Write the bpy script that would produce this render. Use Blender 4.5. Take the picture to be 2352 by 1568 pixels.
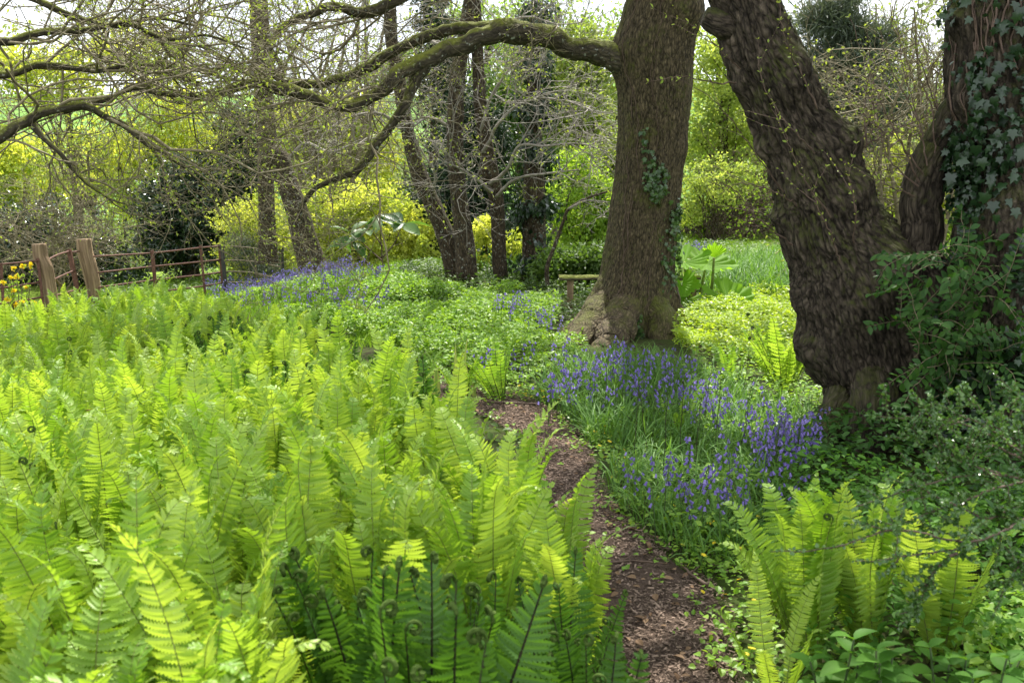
import bpy, math, random
import numpy as np
from mathutils import Vector

for o in list(bpy.data.objects):
    bpy.data.objects.remove(o)
SC = bpy.context.scene
COL = SC.collection
rng = np.random.default_rng(7)
random.seed(7)

# ------------------------------------------------------------------ camera, world, sun, exposure
W0, H0, F0 = 2352.0, 1568.0, 2287.0          # measuring frame and focal length in its pixels
EYE = np.array([0.0, 0.0, 1.7])
PITCH = math.atan((784.0 - 400.0) / F0)
cd = bpy.data.cameras.new("camera")
cd.lens = 35.0
cd.sensor_width = 36.0
cd.clip_start = 0.05
cd.clip_end = 3000.0
cd.dof.use_dof = True
cd.dof.focus_distance = 9.0
cd.dof.aperture_fstop = 6.3
cam = bpy.data.objects.new("camera", cd)
COL.objects.link(cam)
cam.location = EYE
cam.rotation_euler = (math.pi / 2 - PITCH, 0, 0)
SC.camera = cam

SUN_AZ, SUN_EL = math.radians(8), math.radians(58)   # azimuth clockwise from the view direction
sv = Vector((math.sin(SUN_AZ) * math.cos(SUN_EL), math.cos(SUN_AZ) * math.cos(SUN_EL), math.sin(SUN_EL)))
ld = bpy.data.lights.new("sun", 'SUN')
ld.energy = 5.0
ld.angle = math.radians(0.6)
ld.color = (1.0, 0.95, 0.86)
sun = bpy.data.objects.new("sun", ld)
COL.objects.link(sun)
sun.rotation_euler = sv.to_track_quat('Z', 'Y').to_euler()

world = bpy.data.worlds.new("World")
SC.world = world
world.use_nodes = True
wt = world.node_tree
wt.nodes.clear()
w_out = wt.nodes.new("ShaderNodeOutputWorld")
w_bg = wt.nodes.new("ShaderNodeBackground")
w_sky = wt.nodes.new("ShaderNodeTexSky")
w_sky.sky_type = 'NISHITA'
w_sky.sun_disc = False
w_sky.sun_elevation = SUN_EL
w_sky.sun_rotation = SUN_AZ
w_no = wt.nodes.new("ShaderNodeTexNoise")
w_no.inputs["Scale"].default_value = 2.2
w_no.inputs["Detail"].default_value = 6
w_tc = wt.nodes.new("ShaderNodeTexCoord")
w_rp = wt.nodes.new("ShaderNodeValToRGB")
w_rp.color_ramp.elements[0].position = 0.30
w_rp.color_ramp.elements[0].color = (0.55, 0.55, 0.55, 1)
w_rp.color_ramp.elements[1].position = 0.62
w_rp.color_ramp.elements[1].color = (1, 1, 1, 1)
w_mx = wt.nodes.new("ShaderNodeMix")
w_mx.data_type = 'RGBA'
w_mx.inputs[7].default_value = (7.6, 7.8, 8.2, 1)      # thin white cloud
wt.links.new(w_tc.outputs["Generated"], w_no.inputs["Vector"])
wt.links.new(w_no.outputs["Fac"], w_rp.inputs["Fac"])
wt.links.new(w_rp.outputs["Color"], w_mx.inputs[0])
wt.links.new(w_sky.outputs["Color"], w_mx.inputs[6])
wt.links.new(w_mx.outputs[2], w_bg.inputs["Color"])
w_bg.inputs["Strength"].default_value = 0.115
wt.links.new(w_bg.outputs[0], w_out.inputs[0])

SC.view_settings.view_transform = 'Standard'
SC.view_settings.look = 'None'
SC.view_settings.exposure = 1.17
SC.view_settings.gamma = 1.0
SC.cycles.max_bounces = 7
SC.cycles.diffuse_bounces = 3
SC.cycles.glossy_bounces = 2
SC.cycles.transmission_bounces = 5
SC.cycles.transparent_max_bounces = 4
SC.cycles.caustics_reflective = False
SC.cycles.caustics_refractive = False
SC.cycles.sample_clamp_indirect = 6.0

# ------------------------------------------------------------------ maths
FW = np.array([0, math.cos(PITCH), -math.sin(PITCH)])
UP = np.array([0, math.sin(PITCH), math.cos(PITCH)])
RT = np.array([1.0, 0, 0])

def nrm(v):
    return v / np.maximum(np.linalg.norm(v, axis=-1, keepdims=True), 1e-9)

def P(px, py, y):
    """world point seen at (px, py) of the measuring frame at world depth y"""
    px, py, y = np.broadcast_arrays(np.asarray(px, float), np.asarray(py, float), np.asarray(y, float))
    d = FW + ((px - W0 / 2) / F0)[..., None] * RT + ((H0 / 2 - py) / F0)[..., None] * UP
    return EYE + d * (y / d[..., 1])[..., None]

def proj(V):
    q = V - EYE
    z = q @ FW
    return W0 / 2 + F0 * (q @ RT) / z, H0 / 2 - F0 * (q @ UP) / z

def S(v, a, b):
    t = np.clip((np.asarray(v, float) - a) / (b - a), 0, 1)
    return t * t * (3 - 2 * t)

def hsh(ix, iy, iz, seed):
    h = (ix.astype(np.int64) * 374761393 + iy.astype(np.int64) * 668265263 + iz.astype(np.int64) * 2147483647 + seed * 1274126177) & 0xFFFFFFFF
    h = ((h ^ (h >> 13)) * 1274126177) & 0xFFFFFFFF
    h = ((h ^ (h >> 16)) * 2246822519) & 0xFFFFFFFF
    return ((h ^ (h >> 15)) & 0xFFFFFF) / float(0xFFFFFF)

def vn(p, seed=0):
    p = np.asarray(p, float)
    i = np.floor(p)
    f = p - i
    u = f * f * (3 - 2 * f)
    i = i.astype(np.int64)
    r = 0
    for a in (0, 1):
        for b in (0, 1):
            for c in (0, 1):
                w = (u[..., 0] if a else 1 - u[..., 0]) * (u[..., 1] if b else 1 - u[..., 1]) * (u[..., 2] if c else 1 - u[..., 2])
                r = r + w * hsh(i[..., 0] + a, i[..., 1] + b, i[..., 2] + c, seed)
    return r

def fbm(p, o=4, seed=0):
    p = np.asarray(p, float)
    r, a, t = 0, 0.5, 0
    for k in range(o):
        r = r + a * vn(p * 2 ** k, seed + k)
        t += a
        a *= 0.5
    return r / t

def v3(x, y, z=0.0):
    x, y, z = np.broadcast_arrays(x, y, z)
    return np.stack([x, y, z], -1).astype(float)

def H(x, y):
    """height of the ground"""
    x = np.asarray(x, float)
    y = np.asarray(y, float)
    h = -0.85 * S(-x, 0.5, 5.5) * S(y, 4.5, 11)
    h = h + 0.38 * np.exp(-((x + 3.6) / 2.2) ** 2 - ((y - 15) / 3.0) ** 2)
    h = h - 7 * S(y, 21, 60) * S(-x, 2, 22)
    h = h - 1.5 * S(y, 40, 90)
    h = h + 34 * S(y, 130, 420) + 40 * S(y, 330, 900) + 10 * (fbm(v3(x / 90, y / 90), 3, 5) - .5) * S(y, 90, 300)
    h = h + 0.10 * (fbm(v3(x * .6, y * .6), 3, 11) - .5) * S(np.hypot(x, y), 1, 4)
    return h

def g(px, py, lift=0.0):
    """ground point under a pixel"""
    px = np.atleast_1d(np.asarray(px, float))
    py = np.atleast_1d(np.asarray(py, float))
    d = FW + ((px - W0 / 2) / F0)[:, None] * RT + ((H0 / 2 - py) / F0)[:, None] * UP
    d = d / d[:, 1:2]
    yy = np.geomspace(1.0, 90, 420)
    q = EYE + d[:, None, :] * yy[None, :, None]
    k = np.argmax(q[..., 2] < H(q[..., 0], q[..., 1]) + lift, axis=1)
    lo, hi = yy[np.maximum(k - 1, 0)], yy[k]
    for _ in range(12):
        y = (lo + hi) / 2
        q = EYE + d * y[:, None]
        bl = q[:, 2] < H(q[:, 0], q[:, 1]) + lift
        hi = np.where(bl, y, hi)
        lo = np.where(bl, lo, y)
    y = hi
    q = EYE + d * y[:, None]
    q[:, 2] = H(q[:, 0], q[:, 1])
    return q

def gpoly(pts, lift=0.0):
    a = np.array(pts, float)
    return g(a[:, 0], a[:, 1], lift)[:, :2]

def inpoly(x, y, poly):
    r = np.zeros(len(x), bool)
    n = len(poly)
    j = n - 1
    for i in range(n):
        xi, yi = poly[i]
        xj, yj = poly[j]
        c = ((yi > y) != (yj > y)) & (x < (xj - xi) * (y - yi) / (yj - yi + 1e-12) + xi)
        r ^= c
        j = i
    return r

def scatter(poly, n, seed=None):
    r = np.random.default_rng(seed) if seed is not None else rng
    poly = np.asarray(poly)
    lo, hi = poly.min(0), poly.max(0)
    out = np.zeros((0, 2))
    while len(out) < n:
        q = lo + r.random((n * 2, 2)) * (hi - lo)
        q = q[inpoly(q[:, 0], q[:, 1], poly)]
        out = np.vstack([out, q])
    return out[:n]

def catmull(pts, n):
    p = np.asarray(pts, float)
    p = np.vstack([2 * p[0] - p[1], p, 2 * p[-1] - p[-2]])
    seg = np.linalg.norm(np.diff(p[1:-1, :3], axis=0), axis=1)
    cum = np.concatenate([[0], np.cumsum(seg)])
    s = np.linspace(0, cum[-1], n)
    k = np.clip(np.searchsorted(cum, s, side='right') - 1, 0, len(seg) - 1)
    t = ((s - cum[k]) / np.maximum(seg[k], 1e-9))[:, None]
    a, b, c, d = p[k], p[k + 1], p[k + 2], p[k + 3]
    return 0.5 * ((2 * b) + (c - a) * t + (2 * a - 5 * b + 4 * c - d) * t ** 2 + (3 * b - a - 3 * c + d) * t ** 3)

# ------------------------------------------------------------------ mesh building
ORG = {}

class MB:
    def __init__(self):
        self.v, self.f, self.m, self.b, self.n = [], [], [], [], 0

    def add(self, V, faces, mat=0, bark=None):
        V = np.asarray(V, float).reshape(-1, 3)
        self.v.append(V)
        self.b.append(np.zeros_like(V) if bark is None else np.asarray(bark, float).reshape(-1, 3))
        for F in (faces if isinstance(faces, list) else [faces]):
            F = np.asarray(F, np.int64)
            if len(F):
                self.f.append(F + self.n)
                self.m.append(np.full(len(F), mat, np.int32) if np.isscalar(mat) else np.asarray(mat, np.int32))
        self.n += len(V)
        return self

    def mesh(self, name, mats, org=(0, 0, 0), smooth=True):
        me = bpy.data.meshes.new(name)
        V = np.vstack(self.v) - np.asarray(org, float)
        loops = np.concatenate([F.ravel() for F in self.f])
        tot = np.concatenate([np.full(len(F), F.shape[1]) for F in self.f])
        st = np.concatenate([[0], np.cumsum(tot)[:-1]])
        me.vertices.add(len(V))
        me.vertices.foreach_set("co", V.astype(np.float32).ravel())
        me.loops.add(len(loops))
        me.loops.foreach_set("vertex_index", loops.astype(np.int32))
        me.polygons.add(len(tot))
        me.polygons.foreach_set("loop_start", st.astype(np.int32))
        me.polygons.foreach_set("material_index", np.concatenate(self.m))
        me.polygons.foreach_set("use_smooth", np.full(len(tot), smooth))
        B = np.vstack(self.b)
        if np.any(B):
            at = me.attributes.new("bark", 'FLOAT_VECTOR', 'POINT')
            at.data.foreach_set("vector", B.astype(np.float32).ravel())
        for m in (mats if isinstance(mats, (list, tuple)) else [mats]):
            me.materials.append(m)
        me.update(calc_edges=True)
        return me

    def build(self, name, mats, parent=None, loc=None, smooth=True, label=None):
        org = ORG[parent] if parent else (np.zeros(3) if loc is None else np.asarray(loc, float))
        o = bpy.data.objects.new(name, self.mesh(name, mats, org, smooth))
        COL.objects.link(o)
        if parent:
            o.parent = parent
        else:
            o.location = org
        ORG[o] = org
        if label:
            o["label"] = label
        return o

def tag(o, label=None, cat=None, group=None, kind=None):
    for k, val in (("label", label), ("category", cat), ("group", group), ("kind", kind)):
        if val:
            o[k] = val
    return o

def thing(name, label, cat, loc, group=None):
    o = bpy.data.objects.new(name, None)
    o.empty_display_size = 0.1
    o.location = loc
    COL.objects.link(o)
    ORG[o] = np.asarray(loc, float)
    return tag(o, label, cat, group)

def tubes(mb, Pt, R, sides=5, mat=0, cap=True):
    """Pt (N,K,3), R (N,K): N tubes at once"""
    Pt = np.asarray(Pt, float)
    R = np.asarray(R, float)
    if Pt.ndim == 2:
        Pt, R = Pt[None], R[None]
    N, K = R.shape
    if N == 0:
        return
    T = nrm(np.gradient(Pt, axis=1))
    t0 = T.mean(1)
    ref = np.where(np.abs(t0[:, 2:3]) < 0.8, np.array([[0, 0, 1.0]]), np.array([[1.0, 0, 0]]))
    ref = nrm(ref - (ref * nrm(t0)).sum(-1, keepdims=True) * nrm(t0))[:, None, :]
    X = nrm(ref - (ref * T).sum(-1, keepdims=True) * T)
    Y = np.cross(T, X)
    a = np.arange(sides) * 2 * math.pi / sides
    V = Pt[:, :, None, :] + R[:, :, None, None] * (np.cos(a)[:, None] * X[:, :, None, :] + np.sin(a)[:, None] * Y[:, :, None, :])
    s = np.concatenate([np.zeros((N, 1)), np.cumsum(np.linalg.norm(np.diff(Pt, axis=1), axis=2), 1)], 1)
    r0 = R.mean(1)[:, None, None]
    off = (np.arange(N) * 1.37)[:, None, None]
    B = np.stack(np.broadcast_arrays(np.cos(a)[None, None] * r0 + off, np.sin(a)[None, None] * r0 + 0.01, s[:, :, None] + 0.01), -1)
    idx = np.arange(N * K * sides).reshape(N, K, sides)
    q = np.stack([idx[:, :-1, :], np.roll(idx, -1, 2)[:, :-1, :], np.roll(idx, -1, 2)[:, 1:, :], idx[:, 1:, :]], -1).reshape(-1, 4)
    fl = [q]
    if cap:
        e = idx[:, -1, :]
        fl.append(e)
        fl.append(idx[:, 0, ::-1])
    mb.add(V, fl, mat, B)

def box(mb, a, b, w, t, up=(0, 0, 1), mat=0):
    """bar from a to b, w wide (sideways) and t thick (along up)"""
    a, b, up = np.asarray(a, float), np.asarray(b, float), np.asarray(up, float)
    d = nrm(b - a)
    x = nrm(np.cross(d, up))
    u = np.cross(x, d)
    V = [p + sx * w / 2 * x + su * t / 2 * u for p in (a, b) for sx, su in ((-1, -1), (1, -1), (1, 1), (-1, 1))]
    mb.add(np.array(V), np.array([[0, 3, 2, 1], [4, 5, 6, 7], [0, 1, 5, 4], [1, 2, 6, 5], [2, 3, 7, 6], [3, 0, 4, 7]]), mat, np.array(V) * 1.0 + .01)

def oval(w=.26, bend=.12, n=5, pow_=1.0):
    """leaf template with a crease; axis +Y, unit length"""
    t = np.linspace(0, 1, n + 2)
    hw = w * np.sin(math.pi * t ** pow_) ** .8
    V, mid, le, ri = [], [], [], []
    for i, tt in enumerate(t):
        z = -bend * tt * tt * 1.6
        mid.append(len(V)); V.append((0, tt, z))
        if 0 < i < n + 1:
            le.append(len(V)); V.append((-hw[i], tt, z + hw[i] * .35))
            ri.append(len(V)); V.append((hw[i], tt, z + hw[i] * .35))
    F = []
    F += [(mid[0], ri[0], mid[1]), (mid[0], mid[1], le[0])]
    for i in range(n - 1):
        F += [(mid[i + 1], ri[i], ri[i + 1]), (mid[i + 1], ri[i + 1], mid[i + 2]), (mid[i + 1], le[i + 1], le[i]), (mid[i + 1], mid[i + 2], le[i + 1])]
    F += [(mid[n], ri[n - 1], mid[n + 1]), (mid[n], mid[n + 1], le[n - 1])]
    return np.array(V), np.array(F)

KITE = (np.array([(0, 0, 0), (.30, .5, .10), (0, 1, -.05), (-.30, .5, .10)]), np.array([(0, 1, 2), (0, 2, 3)]))
NEEDLE = (np.array([(0, 0, 0), (.05, .5, .03), (0, 1, 0), (-.05, .5, .03)]), np.array([(0, 1, 2), (0, 2, 3)]))
OVAL = oval()
SMALL = oval(.30, .1, 2)
ROUND = oval(.42, .1, 3, .8)
IVYP = [(0, 0), (.20, -.10), (.48, .06), (.36, .30), (.56, .52), (.24, .56), (0, 1.0), (-.24, .56), (-.56, .52), (-.36, .30), (-.48, .06), (-.20, -.10)]
IVY = (np.array([(0, .34, .06)] + [(x, y, -.10 * (x * x + (y - .3) ** 2)) for x, y in IVYP]), np.array([(0, i + 1, (i + 1) % 12 + 1) for i in range(12)]))

def leaves(mb, C, D, N, s, tmpl=KITE, mat=0):
    C = np.asarray(C, float)
    n = len(C)
    if n == 0:
        return
    TV, TF = tmpl
    D = nrm(D)
    X = nrm(np.cross(D, N))
    Z = np.cross(X, D)
    s = np.broadcast_to(np.asarray(s, float), (n,))[:, None, None]
    V = C[:, None, :] + s * (TV[None, :, 0:1] * X[:, None] + TV[None, :, 1:2] * D[:, None] + TV[None, :, 2:3] * Z[:, None])
    F = (TF[None] + (np.arange(n) * len(TV))[:, None, None]).reshape(-1, TF.shape[1])
    mb.add(V, F, mat)

def rdir(n, r=None):
    r = r or rng
    return nrm(r.normal(size=(n, 3)))

def stamp(mb, src, Pn, rz, sc):
    """copies of a small MB (one object of stuff)"""
    V = np.vstack(src.v)
    n = len(Pn)
    c, s = np.cos(rz), np.sin(rz)
    R = np.zeros((n, 3, 3))
    R[:, 0, 0], R[:, 0, 1], R[:, 1, 0], R[:, 1, 1], R[:, 2, 2] = c, -s, s, c, 1
    VV = np.einsum('nij,vj->nvi', R, V) * np.asarray(sc)[:, None, None] + Pn[:, None, :]
    off = (np.arange(n) * len(V))[:, None, None]
    base = mb.n
    mb.v.append(VV.reshape(-1, 3))
    mb.b.append(np.zeros((n * len(V), 3)))
    for F, M in zip(src.f, src.m):
        mb.f.append((F[None] + off).reshape(-1, F.shape[1]) + base)
        mb.m.append(np.tile(M, n))
    mb.n += n * len(V)

# ------------------------------------------------------------------ materials
def nodes(name):
    m = bpy.data.materials.new(name)
    m.use_nodes = True
    t = m.node_tree
    t.nodes.clear()
    def N(kind, **kw):
        n = t.nodes.new("ShaderNode" + kind)
        for k, val in kw.items():
            if hasattr(n, k) and k not in n.inputs:
                setattr(n, k, val)
            else:
                sock = n.inputs[k]
                if isinstance(val, bpy.types.NodeSocket):
                    t.links.new(val, sock)
                else:
                    sock.default_value = val
        return n
    def mix(fac, a, b):
        n = t.nodes.new("ShaderNodeMix")
        n.data_type = 'RGBA'
        for i, val in ((0, fac), (6, a), (7, b)):
            if isinstance(val, bpy.types.NodeSocket):
                t.links.new(val, n.inputs[i])
            else:
                n.inputs[i].default_value = val if i == 0 else (*val[:3], 1)
        return n.outputs[2]
    def mth(op, a, b=0.0, clamp=False):
        n = t.nodes.new("ShaderNodeMath")
        n.operation = op
        n.use_clamp = clamp
        for i, val in ((0, a), (1, b)):
            if isinstance(val, bpy.types.NodeSocket):
                t.links.new(val, n.inputs[i])
            else:
                n.inputs[i].default_value = val
        return n.outputs[0]
    def ramp(fac, stops):
        n = t.nodes.new("ShaderNodeValToRGB")
        while len(n.color_ramp.elements) < len(stops):
            n.color_ramp.elements.new(0.5)
        for e, (p, c) in zip(n.color_ramp.elements, stops):
            e.position = p
            e.color = (*c, 1) if len(c) == 3 else c
        t.links.new(fac, n.inputs[0])
        return n.outputs[0]
    def out(sh):
        o = t.nodes.new("ShaderNodeOutputMaterial")
        t.links.new(sh, o.inputs["Surface"])
    return m, t, N, mix, mth, ramp, out

def leaf_mat(name, c1, c2, trans=.42, boost=(1.25, 1.2, .7), rough=.5, spec=.35, by='island', patch=None, pscale=1.0):
    m, t, N, mix, mth, ramp, out = nodes(name)
    geo = N("NewGeometry")
    if by == 'island':
        fac = geo.outputs["Random Per Island"]
    else:
        fac = N("ObjectInfo").outputs["Random"]
    c = mix(fac, c1, c2)
    if patch:
        tc = N("TexCoord")
        no = N("TexNoise", Vector=tc.outputs["Object"], Scale=pscale, Detail=2.0)
        c = mix(mth('MULTIPLY', mth('SUBTRACT', no.outputs["Fac"], .42), 4.0, True), c, patch)
    pb = N("BsdfPrincipled", Roughness=rough)
    t.links.new(c, pb.inputs["Base Color"])
    pb.inputs["Specular IOR Level"].default_value = spec
    tr = N("BsdfTranslucent")
    mu = t.nodes.new("ShaderNodeMix")
    mu.data_type = 'RGBA'
    mu.blend_type = 'MULTIPLY'
    mu.inputs[0].default_value = 1
    t.links.new(c, mu.inputs[6])
    mu.inputs[7].default_value = (*boost, 1)
    t.links.new(mu.outputs[2], tr.inputs["Color"])
    ms = N("MixShader")
    ms.inputs[0].default_value = trans
    t.links.new(pb.outputs[0], ms.inputs[1])
    t.links.new(tr.outputs[0], ms.inputs[2])
    out(ms.outputs[0])
    return m

def bark_mat(name, dark, light, moss=(.10, .13, .02), moss_amt=.5, scale=9.0, zs=.16, lichen=.0, bump=.6, top=.5):  # noqa
    m, t, N, mix, mth, ramp, out = nodes(name)
    at = N("Attribute", attribute_name="bark")
    mp = N("Mapping", Vector=at.outputs["Vector"])
    mp.inputs["Scale"].default_value = (1, 1, zs)
    n1 = N("TexNoise", Vector=mp.outputs[0], Scale=scale, Detail=7.0, Roughness=.65, Distortion=.6)
    vo = N("TexVoronoi", Vector=mp.outputs[0], Scale=scale * 2.2)
    tc = N("TexCoord")
    n2 = N("TexNoise", Vector=tc.outputs["Object"], Scale=2.3, Detail=6.0, Roughness=.7)
    n3 = N("TexNoise", Vector=tc.outputs["Object"], Scale=26.0, Detail=4.0)
    mp2 = N("Mapping", Vector=at.outputs["Vector"])
    mp2.inputs["Scale"].default_value = (1, 1, zs)
    wv = t.nodes.new("ShaderNodeVectorMath")
    wv.operation = 'MULTIPLY_ADD'
    t.links.new(n1.outputs["Color"], wv.inputs[0])
    wv.inputs[1].default_value = (.035, .035, .05)
    t.links.new(mp2.outputs[0], wv.inputs[2])
    ve = N("TexVoronoi", Vector=wv.outputs[0], Scale=scale * 1.5, feature='DISTANCE_TO_EDGE')
    plate = mth('MULTIPLY', ve.outputs["Distance"], 2.2, True)
    hgt = mth('ADD', mth('MULTIPLY', n1.outputs["Fac"], .85), mth('MULTIPLY', plate, .33))
    c = ramp(hgt, [(.38, dark), (.66, tuple(.5 * a + .5 * b for a, b in zip(dark, light))), (.88, light)])
    if lichen:
        c = mix(mth('MULTIPLY', mth('SUBTRACT', n3.outputs["Fac"], .62 - .06 * lichen), 9.0, True), c, (.34, .36, .30))
    nz = N("SeparateXYZ", Vector=N("NewGeometry").outputs["Normal"])
    ms = mth('ADD', mth('MULTIPLY', nz.outputs[2], top), mth('ADD', n2.outputs["Fac"], mth('MULTIPLY', n3.outputs["Fac"], .35)))
    mf = mth('MULTIPLY', mth('SUBTRACT', ms, 1.02 - .45 * moss_amt), 4.0, True)
    mc = mix(n3.outputs["Fac"], tuple(a * .45 for a in moss), tuple(a * 1.5 for a in moss))
    c = mix(mth('MULTIPLY', mf, .9), c, mc)
    bp = N("Bump", Strength=bump, Distance=.035)
    t.links.new(mth('ADD', hgt, mth('MULTIPLY', n3.outputs["Fac"], .3)), bp.inputs["Height"])
    pb = N("BsdfPrincipled", Roughness=.85)
    pb.inputs["Specular IOR Level"].default_value = .25
    t.links.new(c, pb.inputs["Base Color"])
    t.links.new(bp.outputs[0], pb.inputs["Normal"])
    out(pb.outputs[0])
    return m

def plain_mat(name, c1, c2, scale=8.0, rough=.7, spec=.3, bump=.0, metal=0.0, stretch=None):
    m, t, N, mix, mth, ramp, out = nodes(name)
    tc = N("TexCoord")
    vec = tc.outputs["Object"]
    if stretch:
        mp = N("Mapping", Vector=vec)
        mp.inputs["Scale"].default_value = stretch
        vec = mp.outputs[0]
    n1 = N("TexNoise", Vector=vec, Scale=scale, Detail=6.0, Roughness=.65)
    c = ramp(n1.outputs["Fac"], [(.35, c1), (.68, c2)])
    pb = N("BsdfPrincipled", Roughness=rough, Metallic=metal)
    pb.inputs["Specular IOR Level"].default_value = spec
    t.links.new(c, pb.inputs["Base Color"])
    if bump:
        bp = N("Bump", Strength=bump, Distance=.02)
        t.links.new(n1.outputs["Fac"], bp.inputs["Height"])
        t.links.new(bp.outputs[0], pb.inputs["Normal"])
    out(pb.outputs[0])
    return m

def ground_mat():
    m, t, N, mix, mth, ramp, out = nodes("ground_cover_soil")
    tc = N("TexCoord")
    n1 = N("TexNoise", Vector=tc.outputs["Object"], Scale=7.0, Detail=8.0, Roughness=.7)
    n2 = N("TexNoise", Vector=tc.outputs["Object"], Scale=.35, Detail=4.0)
    n3 = N("TexNoise", Vector=tc.outputs["Object"], Scale=.012, Detail=5.0)
    near = ramp(n1.outputs["Fac"], [(.32, (.028, .020, .012)), (.50, (.035, .045, .012)), (.7, (.06, .10, .018))])
    lawn = ramp(n1.outputs["Fac"], [(.3, (.10, .17, .015)), (.7, (.21, .31, .03))])
    far = ramp(n3.outputs["Fac"], [(.36, (.045, .085, .03)), (.48, (.10, .20, .04)), (.56, (.16, .30, .05)), (.66, (.05, .09, .035))])
    sp = N("SeparateXYZ", Vector=tc.outputs["Object"])
    f = mth('MULTIPLY', mth('SUBTRACT', sp.outputs[1], 15.0), .12, True)
    f = mth('MULTIPLY', f, mth('ADD', n2.outputs["Fac"], .45), True)
    c = mix(f, near, mix(mth('MULTIPLY', mth('SUBTRACT', sp.outputs[1], 30.0), .05, True), lawn, far))
    pb = N("BsdfPrincipled", Roughness=.95)
    pb.inputs["Specular IOR Level"].default_value = .1
    t.links.new(c, pb.inputs["Base Color"])
    bp = N("Bump", Strength=.5, Distance=.03)
    t.links.new(n1.outputs["Fac"], bp.inputs["Height"])
    t.links.new(bp.outputs[0], pb.inputs["Normal"])
    out(pb.outputs[0])
    return m

def path_mat():
    m, t, N, mix, mth, ramp, out = nodes("bark_mulch")
    tc = N("TexCoord")
    n1 = N("TexNoise", Vector=tc.outputs["Object"], Scale=60.0, Detail=6.0, Roughness=.75)
    n2 = N("TexNoise", Vector=tc.outputs["Object"], Scale=3.0, Detail=3.0)
    c = ramp(n1.outputs["Fac"], [(.3, (.025, .017, .013)), (.5, (.08, .056, .043)), (.7, (.19, .14, .11))])
    c = mix(n2.outputs["Fac"], c, (.11, .078, .058))
    pb = N("BsdfPrincipled", Roughness=.95)
    pb.inputs["Specular IOR Level"].default_value = .1
    t.links.new(c, pb.inputs["Base Color"])
    bp = N("Bump", Strength=.9, Distance=.02)
    t.links.new(n1.outputs["Fac"], bp.inputs["Height"])
    t.links.new(bp.outputs[0], pb.inputs["Normal"])
    out(pb.outputs[0])
    return m

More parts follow.
